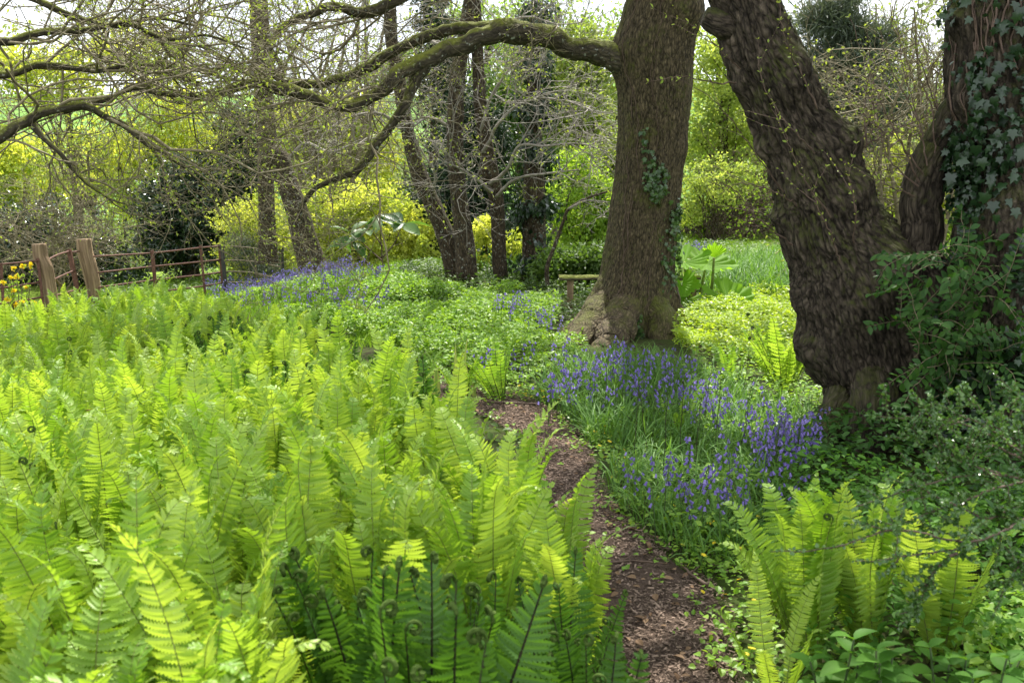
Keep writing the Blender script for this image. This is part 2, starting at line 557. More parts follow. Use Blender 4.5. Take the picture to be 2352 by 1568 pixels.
M = dict(
    fern=leaf_mat("fern_blade", (.19, .362, .030), (.375, .53, .088), .50, (1.3, 1.15, .55), .45, .5, 'obj'),
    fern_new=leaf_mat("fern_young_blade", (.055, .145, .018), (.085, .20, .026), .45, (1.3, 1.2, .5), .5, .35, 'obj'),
    rachis=plain_mat("fern_stalk", (.10, .13, .02), (.20, .24, .06), 20),
    rachis_dark=plain_mat("fern_dark_stalk", (.012, .010, .006), (.04, .035, .015), 20),
    oak_bark=bark_mat("oak_bark", (.026, .020, .010), (.235, .185, .105), (.085, .098, .014), .70, 28.0, .34, .0, 1.0, .25),
    root_bark=bark_mat("worn_root_bark", (.035, .026, .014), (.215, .165, .096), (.08, .088, .013), .62, 22.0, .5, .0, .9, .22),
    limb_bark=bark_mat("mossy_limb_bark", (.030, .025, .016), (.13, .11, .07), (.14, .155, .018), .68, 16.0, .4, .12, .8, .42),
    dark_bark=bark_mat("furrowed_dark_bark", (.014, .010, .006), (.165, .130, .092), (.056, .066, .010), .66, 24.0, .34, 0, 1.0, .3),
    wood_bark=bark_mat("woodland_bark", (.022, .016, .009), (.165, .125, .075), (.10, .11, .016), .60, 26.0, .35, .3, .9, .2),
    pale_twig=plain_mat("pale_twig_bark", (.17, .15, .12), (.34, .31, .26), 14),
    twig=plain_mat("olive_twig_bark", (.09, .075, .038), (.25, .215, .125), 14),
    brown_twig=plain_mat("brown_twig_bark", (.07, .045, .032), (.16, .11, .08), 14),
    bud=leaf_mat("young_bud_leaf", (.22, .32, .05), (.36, .42, .07), .45),
    dark_leaf=leaf_mat("dark_evergreen_leaf", (.012, .030, .010), (.030, .060, .018), .12, (1.2, 1.3, .6), .28, .6),
    yew=leaf_mat("yew_needle", (.010, .028, .010), (.022, .048, .014), .15),
    pine=leaf_mat("pine_needle", (.060, .085, .055), (.105, .13, .085), .25),
    gold=leaf_mat("golden_leaf", (.46, .52, .07), (.62, .66, .14), .58, (1.15, 1.1, .7), patch=(.28, .38, .05), pscale=1.6),
    oak_leaf=leaf_mat("fresh_oak_leaf", (.46, .51, .07), (.62, .64, .12), .60, patch=(.22, .31, .04), pscale=.6),
    lime=leaf_mat("light_green_leaf", (.20, .34, .03), (.34, .48, .06), .58, patch=(.12, .22, .03), pscale=.7),
    pale_green=leaf_mat("pale_spring_leaf", (.27, .36, .07), (.42, .49, .13), .58, patch=(.17, .25, .05), pscale=.6),
    mid=leaf_mat("mid_green_leaf", (.07, .14, .022), (.13, .22, .03), .40, patch=(.04, .08, .016), pscale=.7),
    far=leaf_mat("far_wood_leaf", (.14, .20, .05), (.30, .35, .07), .38, patch=(.10, .15, .05), pscale=.25),
    russet=leaf_mat("russet_leaf", (.20, .13, .04), (.28, .24, .05), .4),
    cover=leaf_mat("ground_cover_leaf", (.15, .31, .028), (.28, .45, .055), .45, (1.3, 1.2, .6), .45, .45),
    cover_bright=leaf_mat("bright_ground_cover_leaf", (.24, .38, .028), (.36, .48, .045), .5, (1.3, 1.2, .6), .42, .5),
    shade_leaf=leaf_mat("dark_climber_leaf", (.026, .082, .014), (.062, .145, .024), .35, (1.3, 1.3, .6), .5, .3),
    ivy=leaf_mat("ivy_leaf", (.010, .030, .010), (.024, .058, .018), .2, (1.3, 1.3, .6), .30, .6),
    ivy_light=leaf_mat("fresh_ivy_leaf", (.035, .085, .022), (.08, .15, .035), .25, (1.3, 1.3, .6), .32, .6),
    gloss=leaf_mat("small_glossy_leaf", (.050, .125, .030), (.12, .22, .050), .30, (1.3, 1.3, .6), .25, .6),
    blade=leaf_mat("strap_leaf_blade", (.075, .18, .030), (.14, .28, .05), .38, (1.3, 1.2, .6), .55, .28),
    grass=leaf_mat("grass_blade", (.12, .26, .022), (.24, .40, .04), .45, (1.3, 1.2, .5), .7, .12),
    petal=leaf_mat("bluebell_petal", (.20, .15, .46), (.36, .30, .64), .42, (1.0, 1.0, 1.15), .5, .3),
    stem=plain_mat("flower_stem", (.05, .09, .03), (.09, .12, .04), 20),
    yellow=leaf_mat("yellow_petal", (.78, .60, .02), (.88, .72, .05), .3, (1.1, 1.0, .6)),
    gunnera=leaf_mat("big_leaf_blade", (.15, .32, .025), (.20, .38, .035), .6, (1.3, 1.2, .45), .6, .2),
    magnolia=leaf_mat("broad_evergreen_leaf", (.035, .095, .022), (.10, .19, .04), .4, (1.3, 1.3, .6), .42, .35),
    alkanet=leaf_mat("broad_herb_leaf", (.06, .17, .018), (.11, .25, .03), .4, (1.3, 1.2, .5), .6, .2),
    striped=plain_mat("striped_spear_leaf", (.16, .30, .03), (.55, .52, .12), 60, .5, .4, 0, 0, (1, .02, .02)),
    rust=plain_mat("rusty_iron", (.07, .030, .020), (.17, .08, .055), 22, .75, .35, .0),
    black_iron=plain_mat("blackened_iron", (.012, .012, .013), (.05, .045, .04), 22, .6, .4, .2),
    old_iron=plain_mat("weathered_iron", (.07, .055, .035), (.17, .14, .09), 22, .8, .3, .3),
    post=bark_mat("weathered_post_wood", (.15, .10, .058), (.46, .33, .20), (.14, .13, .03), .34, 12.0, .06, 0, .9, .2),
    mossplank=bark_mat("mossy_plank_wood", (.07, .055, .035), (.22, .18, .12), (.20, .22, .04), .55, 14.0, .3, 0, .6, .5),
    chip=leaf_mat("wood_chip", (.055, .038, .028), (.30, .22, .17), 0, rough=.9, spec=.1),
    deadleaf=leaf_mat("dead_leaf", (.12, .07, .04), (.26, .17, .10), .1, rough=.8, spec=.2),
    red=leaf_mat("reddish_leaf", (.18, .03, .025), (.25, .06, .03), .25),
    crozier=plain_mat("crozier_fuzz", (.030, .055, .010), (.085, .13, .030), 60, .9, .05),
)
M["ground"] = ground_mat()
M["path"] = path_mat()

# ------------------------------------------------------------------ ground and path
gx = np.concatenate([-np.geomspace(600, 9.2, 40), np.arange(-9, 9.01, .15), np.geomspace(9.2, 600, 40)])
gy = np.concatenate([np.arange(-12, 0, 1.0), np.arange(0, 20, .15), np.geomspace(20, 1400, 90)])
GX, GY = np.meshgrid(gx, gy)
GV = v3(GX, GY, H(GX, GY)).reshape(-1, 3)
ii = np.arange(len(GV)).reshape(GX.shape)
mb = MB().add(GV, np.stack([ii[:-1, :-1], ii[:-1, 1:], ii[1:, 1:], ii[1:, :-1]], -1).reshape(-1, 4))
tag(mb.build("ground", M["ground"]), "garden soil and grass falling away to distant green fields", "ground", kind="structure")

PR = g([1705, 1685, 1570, 1435, 1375, 1340, 1265, 1170, 985], [1568, 1400, 1290, 1190, 1090, 1005, 945, 905, 868])[:, :2]
PL = g([1390, 1345, 1330, 1260, 1230, 1190, 1120, 1000, 930], [1568, 1400, 1290, 1190, 1090, 1010, 965, 925, 890])[:, :2]
PR = np.vstack([[[.62, -4], [.66, 1.5]], PR, [[-2.3, 8.35]]])
PL = np.vstack([[[-.1, -4], [-.02, 1.5]], PL, [[-2.3, 7.7]]])
PRs, PLs = catmull(np.c_[PR, np.zeros(len(PR))], 160)[:, :2], catmull(np.c_[PL, np.zeros(len(PL))], 160)[:, :2]
tt = np.linspace(0, 1, 9)[None, :, None]
pv = PLs[:, None] * (1 - tt) + PRs[:, None] * tt
pe = np.abs(np.linspace(-1, 1, 9))[None, :] ** 6
pz = H(pv[..., 0], pv[..., 1]) + .018 - .035 * pe + .012 * (fbm(v3(pv[..., 0] * 5, pv[..., 1] * 5), 3, 2) - .5)
pi_ = np.arange(160 * 9).reshape(160, 9)
mb = MB().add(np.concatenate([pv, pz[..., None]], -1), np.stack([pi_[:-1, :-1], pi_[:-1, 1:], pi_[1:, 1:], pi_[1:, :-1]], -1).reshape(-1, 4))
tag(mb.build("path", M["path"]), "narrow bark mulch path winding between ferns and bluebells", "path", kind="structure")
PATHPOLY = np.vstack([PLs, PRs[::-1]])

def offpath(q, keep=1.0):
    return q[~inpoly(q[:, 0], q[:, 1], PATHPOLY) | (rng.random(len(q)) > keep)]

q = scatter(PATHPOLY[(PATHPOLY[:, 1] > 1.5)], 42000)
pw = fbm(v3(q[:, 0] * 3.2, q[:, 1] * 2.2), 3, 44)
q = q[(pw + .18 * rng.random(len(q))) < .75]
C = v3(q[:, 0], q[:, 1], H(q[:, 0], q[:, 1]) + .018 + rng.random(len(q)) * .012)
D = rdir(len(q)); D[:, 2] *= .25
Nn = rdir(len(q)) * .5 + np.array([0, 0, 1])
mb = MB()
CHIP = (np.array([(-.16, 0, 0), (.16, .05, 0), (.12, 1, .03), (-.10, .94, .03), (-.16, 0, .12), (.16, .05, .12), (.12, 1, .12), (-.10, .94, .12)]),
        np.array([(4, 5, 6, 7), (0, 1, 5, 4), (1, 2, 6, 5), (2, 3, 7, 6), (3, 0, 4, 7)]))
leaves(mb, C, D, Nn, .007 + .020 * rng.random(len(q)) ** 2.5, CHIP)
tag(mb.build("wood_chips", M["chip"], smooth=False), "brown bark chips strewn thickly along the path", "mulch", kind="stuff")

q = scatter(PATHPOLY[(PATHPOLY[:, 1] > 1.5)], 420, 12)
mb = MB()
leaves(mb, v3(q[:, 0], q[:, 1], H(q[:, 0], q[:, 1]) + .034), rdir(len(q)) * [1, 1, .2], rdir(len(q)) * .45 + [0, 0, 1], .022 + .035 * rng.random(len(q)) ** 2, SMALL)
tag(mb.build("dead_leaves", M["deadleaf"], smooth=False), "curled dead leaves scattered over the bark mulch path", "litter", kind="stuff")

def stick(px, py, ang, L, r, label):
    p = g([px], [py])[0]
    d = np.array([math.cos(ang), math.sin(ang), 0])
    K = 7
    pts = p + d * np.linspace(-L / 2, L / 2, K)[:, None] + rng.normal(size=(K, 3)) * [.012, .012, .002]
    pts[:, 2] = H(pts[:, 0], pts[:, 1]) + .03 + r
    m_ = MB()
    tubes(m_, pts, r * np.linspace(1, .5, K) * (1 + .2 * rng.random(K)), 6)
    tw = np.array([pts[3], pts[3] + [L * .12, L * .10, .01], pts[3] + [L * .2, L * .22, .012]])
    tubes(m_, tw, np.array([.5, .4, .25]) * r, 5)
    tag(m_.build("fallen_twig", M["brown_twig"], loc=p), label, "twig", "twigs lying on the path")

stick(1430, 1308, .1, .36, .006, "long grey twig lying across the path beside the dark ferns")
stick(1590, 1335, 1.9, .26, .008, "short crooked twig on the right side of the path")
stick(1180, 936, -.2, .42, .008, "dark twig across the path bend near the lacy fern")
stick(1265, 934, 2.4, .14, .010, "stubby pale twig at the path bend by bluebell leaves")
stick(1650, 1320, 2.0, .15, .007, "small twig near yellow celandines on the path edge")


# ------------------------------------------------------------------ trees
def trunk(mb, rows, d, nseg=96, step=.03, amp=.012, F=13.0, Fz=2.2, lobes=(0, 5, 0), burls=(), lump=.05, up=None, seed=1, below=.25, mat=0):
    """rows: (py, x_left, x_right[, depth]) from base to top; up: extra world points (x,y,z,r) above the frame"""
    pts = []
    for r in rows:
        dd = r[3] if len(r) > 3 else d
        c = P((r[1] + r[2]) / 2, r[0], dd)
        k = (c - EYE) @ FW / F0
        pts.append([*c, (r[2] - r[1]) / 2 * k])
    b = pts[0]
    if below:
        pts = [[b[0], b[1], b[2] - below, b[3] * 1.1]] + pts
    if up:
        pts += [list(u) for u in up]
    pts = np.array(pts)
    Ltot = np.linalg.norm(np.diff(pts[:, :3], axis=0), axis=1).sum()
    n = max(8, int(Ltot / step))
    c = catmull(pts, n)
    C, R = c[:, :3], np.maximum(c[:, 3], .01)
    T = nrm(np.gradient(C, axis=0))
    X = nrm(np.array([1.0, 0, 0]) - T * T[:, :1])
    Y = np.cross(T, X)
    a = np.arange(nseg) * 2 * math.pi / nseg
    s = np.concatenate([[0], np.cumsum(np.linalg.norm(np.diff(C, axis=0), axis=1))])
    ca, sa = np.cos(a)[None], np.sin(a)[None]
    h = C[:, 2] - b[2]
    A, nl, ph = lobes
    rad = R[:, None] * (1 + A * np.exp(-np.maximum(h, 0) / .45)[:, None] * np.cos(nl * a + ph)[None] + .035 * np.cos(3 * a[None] + s[:, None] * .5 + seed) + .02 * np.cos(5 * a[None] - s[:, None] * .8))
    bk = np.stack(np.broadcast_arrays(ca * R[:, None], sa * R[:, None], s[:, None]), -1)
    wob = fbm(bk * [2.5, 2.5, 1.2] + 7, 3, seed) - .5
    q = bk + wob[..., None] * .10 + .03 * (fbm(bk * [9, 9, 5], 2, seed + 21) - .5)[..., None]
    rd = np.abs(2 * fbm(q * [F, F, Fz], 4, seed + 3) - 1)
    fi = fbm(q * [F * 4, F * 4, Fz * 5], 2, seed + 9) - .5
    rad = rad + lump * R[:, None] * 2 * wob + amp * (np.minimum(rd * 2.3, 1.0) ** .8 - .6) + amp * .9 * fi
    V = C[:, None] + rad[..., None] * (ca[..., None] * X[:, None] + sa[..., None] * Y[:, None])
    Nn = nrm(V - C[:, None])
    for (bx, by, br, bh) in burls:
        px, py = proj(V)
        f = (V - C[:, None]) @ FW < 0
        dm = np.hypot(px - bx, py - by)
        dm = np.where(f, dm, 1e9)
        k = np.unravel_index(np.argmin(dm), dm.shape)
        d3 = np.linalg.norm(V - V[k], axis=-1)
        w = np.exp(-(d3 / br) ** 2)
        V = V + Nn * (bh * w * (1 + .6 * (fbm(V * 14, 3, 5) - .5)))[..., None]
    idx = np.arange(n * nseg).reshape(n, nseg)
    nx = np.roll(idx, -1, 1)
    mb.add(V, [np.stack([idx[:-1], nx[:-1], nx[1:], idx[1:]], -1).reshape(-1, 4), idx[-1:, :]], mat, bk)
    return dict(V=V, N=Nn, C=C, R=R, X=X, Y=Y, h=h)

def limb(mb, pts, nseg=20, step=.04, amp=.010, F=16, lump=.20, seed=3, mat=0, k_=.84):
    """pts: (px, py, depth, thickness in px)"""
    w = []
    for (px, py, d, th) in pts:
        c = P(px, py, d)
        w.append([*c, k_ * th / 2 * ((c - EYE) @ FW) / F0])
    return wlimb(mb, w, nseg, step, amp, F, lump, seed, mat)

def wlimb(mb, w, nseg=20, step=.04, amp=.006, F=16, lump=.12, seed=3, mat=0):
    w = np.array(w, float)
    n = max(6, int(np.linalg.norm(np.diff(w[:, :3], axis=0), axis=1).sum() / step))
    c = catmull(w, n)
    C, R = c[:, :3], np.maximum(c[:, 3], .003)
    C = C + np.stack([fbm(C * 3.2 + seed + 9 * j, 3, seed + j) - .5 for j in range(3)], -1) * np.minimum(R, .07)[:, None] * 2.4
    T = nrm(np.gradient(C, axis=0))
    t0 = nrm(T.mean(0))
    ref = np.array([0, 0, 1.0]) if abs(t0[2]) < .8 else np.array([1.0, 0, 0])
    X = nrm(ref - (T @ ref)[:, None] * T)
    Y = np.cross(T, X)
    a = np.arange(nseg) * 2 * math.pi / nseg
    s = np.concatenate([[0], np.cumsum(np.linalg.norm(np.diff(C, axis=0), axis=1))])
    bk = np.stack(np.broadcast_arrays(np.cos(a)[None] * R[:, None], np.sin(a)[None] * R[:, None], s[:, None] + seed), -1)
    rad = R[:, None] * (1 + lump * 2 * (fbm(bk * [6, 6, 4], 3, seed) - .5)) + np.minimum(amp, R * .15)[:, None] * (fbm(bk * [F * 2, F * 2, F * .6], 3, seed + 1) - .5) * 2
    V = C[:, None] + rad[..., None] * (np.cos(a)[None, :, None] * X[:, None] + np.sin(a)[None, :, None] * Y[:, None])
    idx = np.arange(n * nseg).reshape(n, nseg)
    nx = np.roll(idx, -1, 1)
    mb.add(V, [np.stack([idx[:-1], nx[:-1], nx[1:], idx[1:]], -1).reshape(-1, 4), idx[-1:, :], idx[:1, ::-1]], mat, bk)
    return C, R, T

def grow(St, Dr, L, R, levels, seed=0):
    r = np.random.default_rng(seed)
    out_ = []
    for li, lv in enumerate(levels):
        N, K = len(St), lv['k']
        Pt = np.zeros((N, K + 1, 3))
        Pt[:, 0] = St
        d = nrm(Dr)
        Ds = np.zeros((N, K + 1, 3))
        Ds[:, 0] = d
        kink = lv.get('wander', .25)
        for j in range(K):
            d = nrm(d + kink * r.normal(size=(N, 3)) + np.array(lv.get('pull', (0, 0, 0))))
            Pt[:, j + 1] = Pt[:, j] + d * (L / K)[:, None]
            Ds[:, j + 1] = d
        Rd = R[:, None] * np.linspace(1, lv.get('taper', .35), K + 1)[None]
        out_.append((Pt, Rd, Ds))
        if li + 1 < len(levels):
            m = lv['kids']
            t = (np.arange(m)[None] + r.random((N, m))) / m * (1 - lv.get('t0', .15)) + lv.get('t0', .15)
            x = t * K
            k = np.clip(x.astype(int), 0, K - 1)
            fr = (x - k)[..., None]
            n_ = np.arange(N)[:, None]
            St2 = Pt[n_, k] * (1 - fr) + Pt[n_, k + 1] * fr
            pd = Ds[n_, k + 1]
            rr = Rd[n_, k] * (1 - fr[..., 0]) + Rd[n_, k + 1] * fr[..., 0]
            pr = nrm(np.cross(pd, r.normal(size=pd.shape)))
            an = lv.get('ang', (.5, 1.1))
            an = an[0] + r.random((N, m)) * (an[1] - an[0])
            Dr = (pd * np.cos(an)[..., None] + pr * np.sin(an)[..., None]).reshape(-1, 3)
            L2 = L[:, None] * lv.get('lf', .5) * (1.25 - .7 * t) * (.6 + .8 * r.random((N, m)))
            St, L = St2.reshape(-1, 3), L2.ravel()
            R = np.maximum(np.minimum(rr * lv.get('rf', .6), rr * .8).ravel(), lv.get('rmin', .0015))
    return out_

def put_twigs(mb, lv, sides=(6, 4, 3, 3), mat=0):
    for (Pt, Rd, Ds), s in zip(lv, sides):
        tubes(mb, Pt, Rd, s, mat, cap=False)

def put_buds(mb, lv, size, n, per=3, mat=0, seed=0):
    r = np.random.default_rng(seed)
    Pt, Rd, Ds = lv
    N, K = Rd.shape
    i = r.integers(0, N, n)
    x = r.random(n) ** .7 * (K - 1)
    k = np.minimum(x.astype(int), K - 2)
    f = (x - k)[:, None]
    c = np.repeat(Pt[i, k] * (1 - f) + Pt[i, k + 1] * f, per, 0)
    d = np.repeat(Ds[i, k + 1], per, 0) * .6 + rdir(n * per, r) * .9 + np.array([0, 0, .2])
    leaves(mb, c, d, rdir(n * per, r) + np.array([0, 0, .8]), size * (.5 + r.random(n * per)), SMALL if size > .025 else KITE, mat)

def along(C, R, n, t0, t1, r):
    i = (t0 + (t1 - t0) * (np.arange(n) + r.random(n)) / n) * (len(C) - 1)
    return np.clip(i.astype(int), 0, len(C) - 1)

def base_of(px, py, d):
    p = P(px, py, d)
    return np.array([p[0], p[1], float(H(p[0], p[1]))])

# ---- the great oak in the middle, with its arching limb
oak_b = base_of(1440, 772, 11)
oak = thing("oak_tree", "stout old oak with flared roots and long mossy limb arching left", "tree", oak_b)
OAKR = [(800, 1312, 1556), (772, 1330, 1548), (740, 1345, 1545), (700, 1360, 1543), (660, 1370, 1546), (600, 1382, 1548), (500, 1397, 1556), (400, 1409, 1566), (300, 1416, 1578),
        (200, 1417, 1588), (120, 1412, 1592), (50, 1426, 1596), (0, 1438, 1606), (-60, 1440, 1600)]
top = P(1520, -60, 11)
mb = MB()
OAK = trunk(mb, OAKR, 11, 340, .014, .013, 26, 7.0, (.10, 5, 1.0), burls=[(1402, 135, .22, .08), (1590, 30, .2, .10), (1570, 345, .12, .03), (1400, 740, .3, .07)],
            up=[(top[0] + .1, 11, top[2] + 1.2, .33), (top[0] + .0, 11.1, top[2] + 3, .24), (top[0] + .25, 11.3, top[2] + 5, .15)], seed=5)
ROOTS = [[(1470, 540, 11.1, 50), (1440, 620, 11.0, 70), (1402, 692, 10.80, 80), (1356, 752, 10.40, 80), (1306, 806, 9.85, 66), (1266, 843, 9.35, 50), (1222, 882, 8.95, 34), (1180, 915, 8.6, 14)],
         [(1480, 540, 11.1, 50), (1466, 620, 10.98, 76), (1444, 690, 10.72, 92), (1418, 752, 10.36, 100), (1392, 806, 9.95, 84), (1366, 850, 9.6, 50)],
         [(1450, 560, 11.1, 50), (1412, 630, 11.0, 62), (1372, 695, 10.9, 64), (1335, 745, 10.7, 56), (1285, 796, 10.4, 36), (1240, 830, 10.1, 16)],
         [(1500, 560, 11.05, 60), (1508, 660, 10.78, 70), (1520, 730, 10.55, 84), (1528, 810, 10.3, 84)],
         [(1520, 600, 11.15, 50), (1540, 690, 11.15, 50), (1555, 750, 11.15, 46), (1585, 810, 11.2, 24)]]
for k in (3, 4):
    limb(mb, ROOTS[k], 60, .018, .016, 22, .12, 20 + k)
for k in (0, 1, 2):
    m_ = MB()
    limb(m_, ROOTS[k], 64, .016, .014, 22, .14, 20 + k)
    m_.build("root", M["root_bark"], oak)
mb.build("trunk", M["oak_bark"], oak)
mb = MB()
l1 = limb(mb, [(1450, 150, 11, 120), (1400, 135, 10.95, 78), (1350, 118, 10.9, 62), (1290, 98, 10.8, 62), (1220, 78, 10.7, 60), (1165, 66, 10.6, 66), (1120, 76, 10.5, 54), (1050, 105, 10.4, 46), (985, 128, 10.3, 44),
               (925, 162, 10.2, 42), (885, 196, 10.1, 42), (850, 228, 10.1, 36), (800, 245, 10.0, 34), (740, 238, 9.9, 32), (690, 216, 9.8, 32), (630, 198, 9.7, 34), (560, 190, 9.6, 26), (480, 218, 9.5, 22), (400, 222, 9.4, 18), (310, 205, 9.3, 14), (220, 238, 9.2, 11), (120, 268, 9.1, 7), (0, 320, 9.0, 4)], 28, .035, seed=31)
mb.build("limb", M["limb_bark"], oak)
mb = MB()
l2 = limb(mb, [(1165, 66, 10.6, 60), (1110, 68, 10.65, 42), (1040, 72, 10.75, 32), (975, 88, 10.85, 31), (910, 118, 10.9, 30), (840, 150, 10.95, 28), (780, 178, 11, 27), (715, 190, 11, 26), (660, 188, 11.05, 24), (600, 160, 11.1, 18), (540, 150, 11.2, 14), (460, 108, 11.3, 10), (370, 95, 11.4, 6), (280, 40, 11.4, 4)], 22, .035, seed=33)
mb.build("limb", M["limb_bark"], oak)
mb = MB()
l3 = limb(mb, [(965, 145, 10.3, 40), (945, 195, 10.25, 30), (925, 245, 10.2, 26), (890, 300, 10.2, 25), (850, 350, 10.15, 24), (815, 392, 10.1, 22), (770, 414, 10.1, 18), (725, 434, 10.1, 15), (698, 462, 10.1, 13), (690, 490, 10.1, 10), (700, 520, 10.1, 5)], 20, .03, seed=35)
mb.build("limb", M["limb_bark"], oak)
mb = MB()
l4 = limb(mb, [(1480, -140, 11, 90), (1330, -150, 10.9, 60), (1150, -90, 10.8, 50), (1000, -35, 10.7, 40), (900, 0, 10.6, 34), (835, 36, 10.6, 30), (775, 16, 10.5, 24), (715, 34, 10.5, 20), (655, 66, 10.4, 18), (622, 110, 10.4, 15), (640, 160, 10.35, 12), (560, 185, 10.3, 8), (430, 160, 10.2, 5), (300, 150, 10.2, 3)], 20, .035, seed=37)
mb.build("limb", M["limb_bark"], oak)
tp = np.array([top[0], 11.0, top[2]])
mb = MB()
for k in range(9):
    an = k * .78 + .3
    dv = np.array([math.cos(an), math.sin(an), 0])
    z = 1.0 + .45 * k
    Ln = 4.2 - .25 * k
    w = [[*(tp + [0, 0, z]), .13], [*(tp + dv * Ln * .3 + [0, 0, z + .5]), .09], [*(tp + dv * Ln * .65 + [0, 0, z + .8]), .06], [*(tp + dv * Ln + [0, 0, z + 1.4]), .02]]
    c_, r_, t_ = wlimb(mb, w, 10, .12, seed=50 + k)
    i = along(c_, r_, 12, .2, 1, rng)
    lv = grow(c_[i], t_[i] + rdir(12) * .8, np.full(12, 1.5), np.full(12, .013), [dict(k=6, kids=4, lf=.5, wander=.2), dict(k=5, kids=5, lf=.55), dict(k=3)], 60 + k)
    put_twigs(mb, lv, (4, 3, 3))
    put_buds(mb, lv[2], .04, 400, 3, 1, 80 + k)
mb.build("crown", [M["limb_bark"], M["bud"]], oak)

def limb_twigs(cr, n, t0, t1, L, R, seed, pull=(-.10, 0, -.02), k2=6, k3=6, bud=.024, nb=1500, parent=None, mats=("twig", "bud"), bias=(-.5, -.1, .1), name="twigs", lat=.9):
    r = np.random.default_rng(seed)
    C, R0, T = cr
    i = along(C, R0, n, t0, t1, r)
    D = T[i] * .5 + rdir(n, r) * lat + np.array(bias)
    Ls = L * (.5 + r.random(n))
    lv = grow(C[i], D, Ls, np.minimum(R * (.6 + .7 * r.random(n)), R0[i] * .7),
              [dict(k=10, kids=k2, lf=.50, wander=.30, pull=pull, ang=(.5, 1.2), rf=.55, rmin=.003),
               dict(k=8, kids=k3, lf=.60, wander=.30, pull=(0, 0, .02), ang=(.5, 1.2), rf=.6, rmin=.0021),
               dict(k=5, wander=.30, pull=(0, 0, .05), taper=.5)], seed)
    m_ = MB()
    put_twigs(m_, lv, (5, 4, 3))
    put_buds(m_, lv[2], bud, nb, 2, 1, seed + 1)
    return m_.build(name, [M[mats[0]], M[mats[1]]], parent)

limb_twigs(l1, 18, .42, 1.0, 1.9, .016, 101, parent=oak, nb=1700)
limb_twigs(l1, 12, .05, .42, 1.0, .009, 102, (0, 0, 0), 6, 5, .020, 400, oak, bias=(-.2, -.3, .0))
limb_twigs(l2, 15, .35, 1.0, 1.9, .015, 103, (-.08, 0, .03), parent=oak, nb=1600, bias=(-.5, 0, .25))
limb_twigs(l3, 16, .25, 1.0, .9, .007, 104, (0, 0, -.04), 6, 5, .018, 500, oak, bias=(-.1, -.2, 0))
limb_twigs(l4, 26, .12, 1.0, 1.9, .015, 105, (-.10, 0, .02), parent=oak, nb=1700, bias=(-.5, 0, .1))

# ---- a tree standing just outside the frame on the left: its limbs reach in
lt_b = np.array([-5.4, 7.6, float(H(-5.4, 7.6))])
lt = thing("budding_tree", "budding tree whose crooked grey limbs reach in from left edge", "tree", lt_b)
mb = MB()
wlimb(mb, [[*(lt_b + [0, 0, -.2]), .34], [*(lt_b + [.02, 0, .6]), .26], [*(lt_b + [-.05, .1, 2.2]), .24], [*(lt_b + [.1, .1, 4.0]), .19], [*(lt_b + [.2, .2, 6.5]), .08]], 40, .05, .01, 14, .1, 41)
mb.build("trunk", M["wood_bark"], lt)
LIMBS = [[(-420, 390, 7.7, 60), (-200, 350, 7.7, 44), (-60, 330, 7.8, 34), (20, 306, 7.9, 30), (70, 278, 8.0, 27), (120, 256, 8.0, 24), (185, 242, 8.1, 22), (240, 262, 8.2, 19), (290, 292, 8.3, 17), (335, 330, 8.3, 14), (375, 350, 8.4, 11), (430, 392, 8.5, 7), (480, 440, 8.5, 4)],
         [(70, 280, 8.0, 22), (100, 318, 8.0, 15), (135, 350, 8.0, 13), (175, 395, 8.1, 11), (215, 430, 8.1, 9), (255, 458, 8.1, 6), (290, 470, 8.1, 3)],
         [(-400, 100, 7.8, 60), (-150, 60, 8.0, 40), (0, 95, 8.2, 26), (90, 78, 8.3, 22), (190, 74, 8.4, 18), (290, 58, 8.5, 15), (380, 90, 8.6, 11), (470, 84, 8.7, 8), (560, 110, 8.8, 5)],
         [(-380, -60, 8.2, 50), (-120, -40, 8.6, 34), (60, -10, 8.9, 22), (170, 35, 9.0, 18), (260, 60, 9.1, 14), (350, 40, 9.2, 10), (450, 60, 9.3, 6)],
         [(-400, 200, 8.4, 50), (-160, 170, 8.8, 32), (0, 175, 9.0, 22), (110, 150, 9.1, 18), (220, 165, 9.2, 15), (320, 148, 9.3, 12), (420, 180, 9.4, 8), (500, 200, 9.4, 4)]]
for k, pts in enumerate(LIMBS):
    mb = MB()
    cr = limb(mb, [(lambda q: (q[0], q[1], q[2], q[3]))(p) for p in pts], 18, .035, seed=60 + k)
    mb.build("limb", M["limb_bark"], lt)
    limb_twigs(cr, (14, 7, 15, 14, 13)[k], .35, 1.0, (1.5, .8, 1.7, 1.7, 1.6)[k], .013, 120 + k, (.08, 0, .01), parent=lt, nb=(1300, 300, 1500, 1500, 1400)[k], bias=(.45, .1, .1))

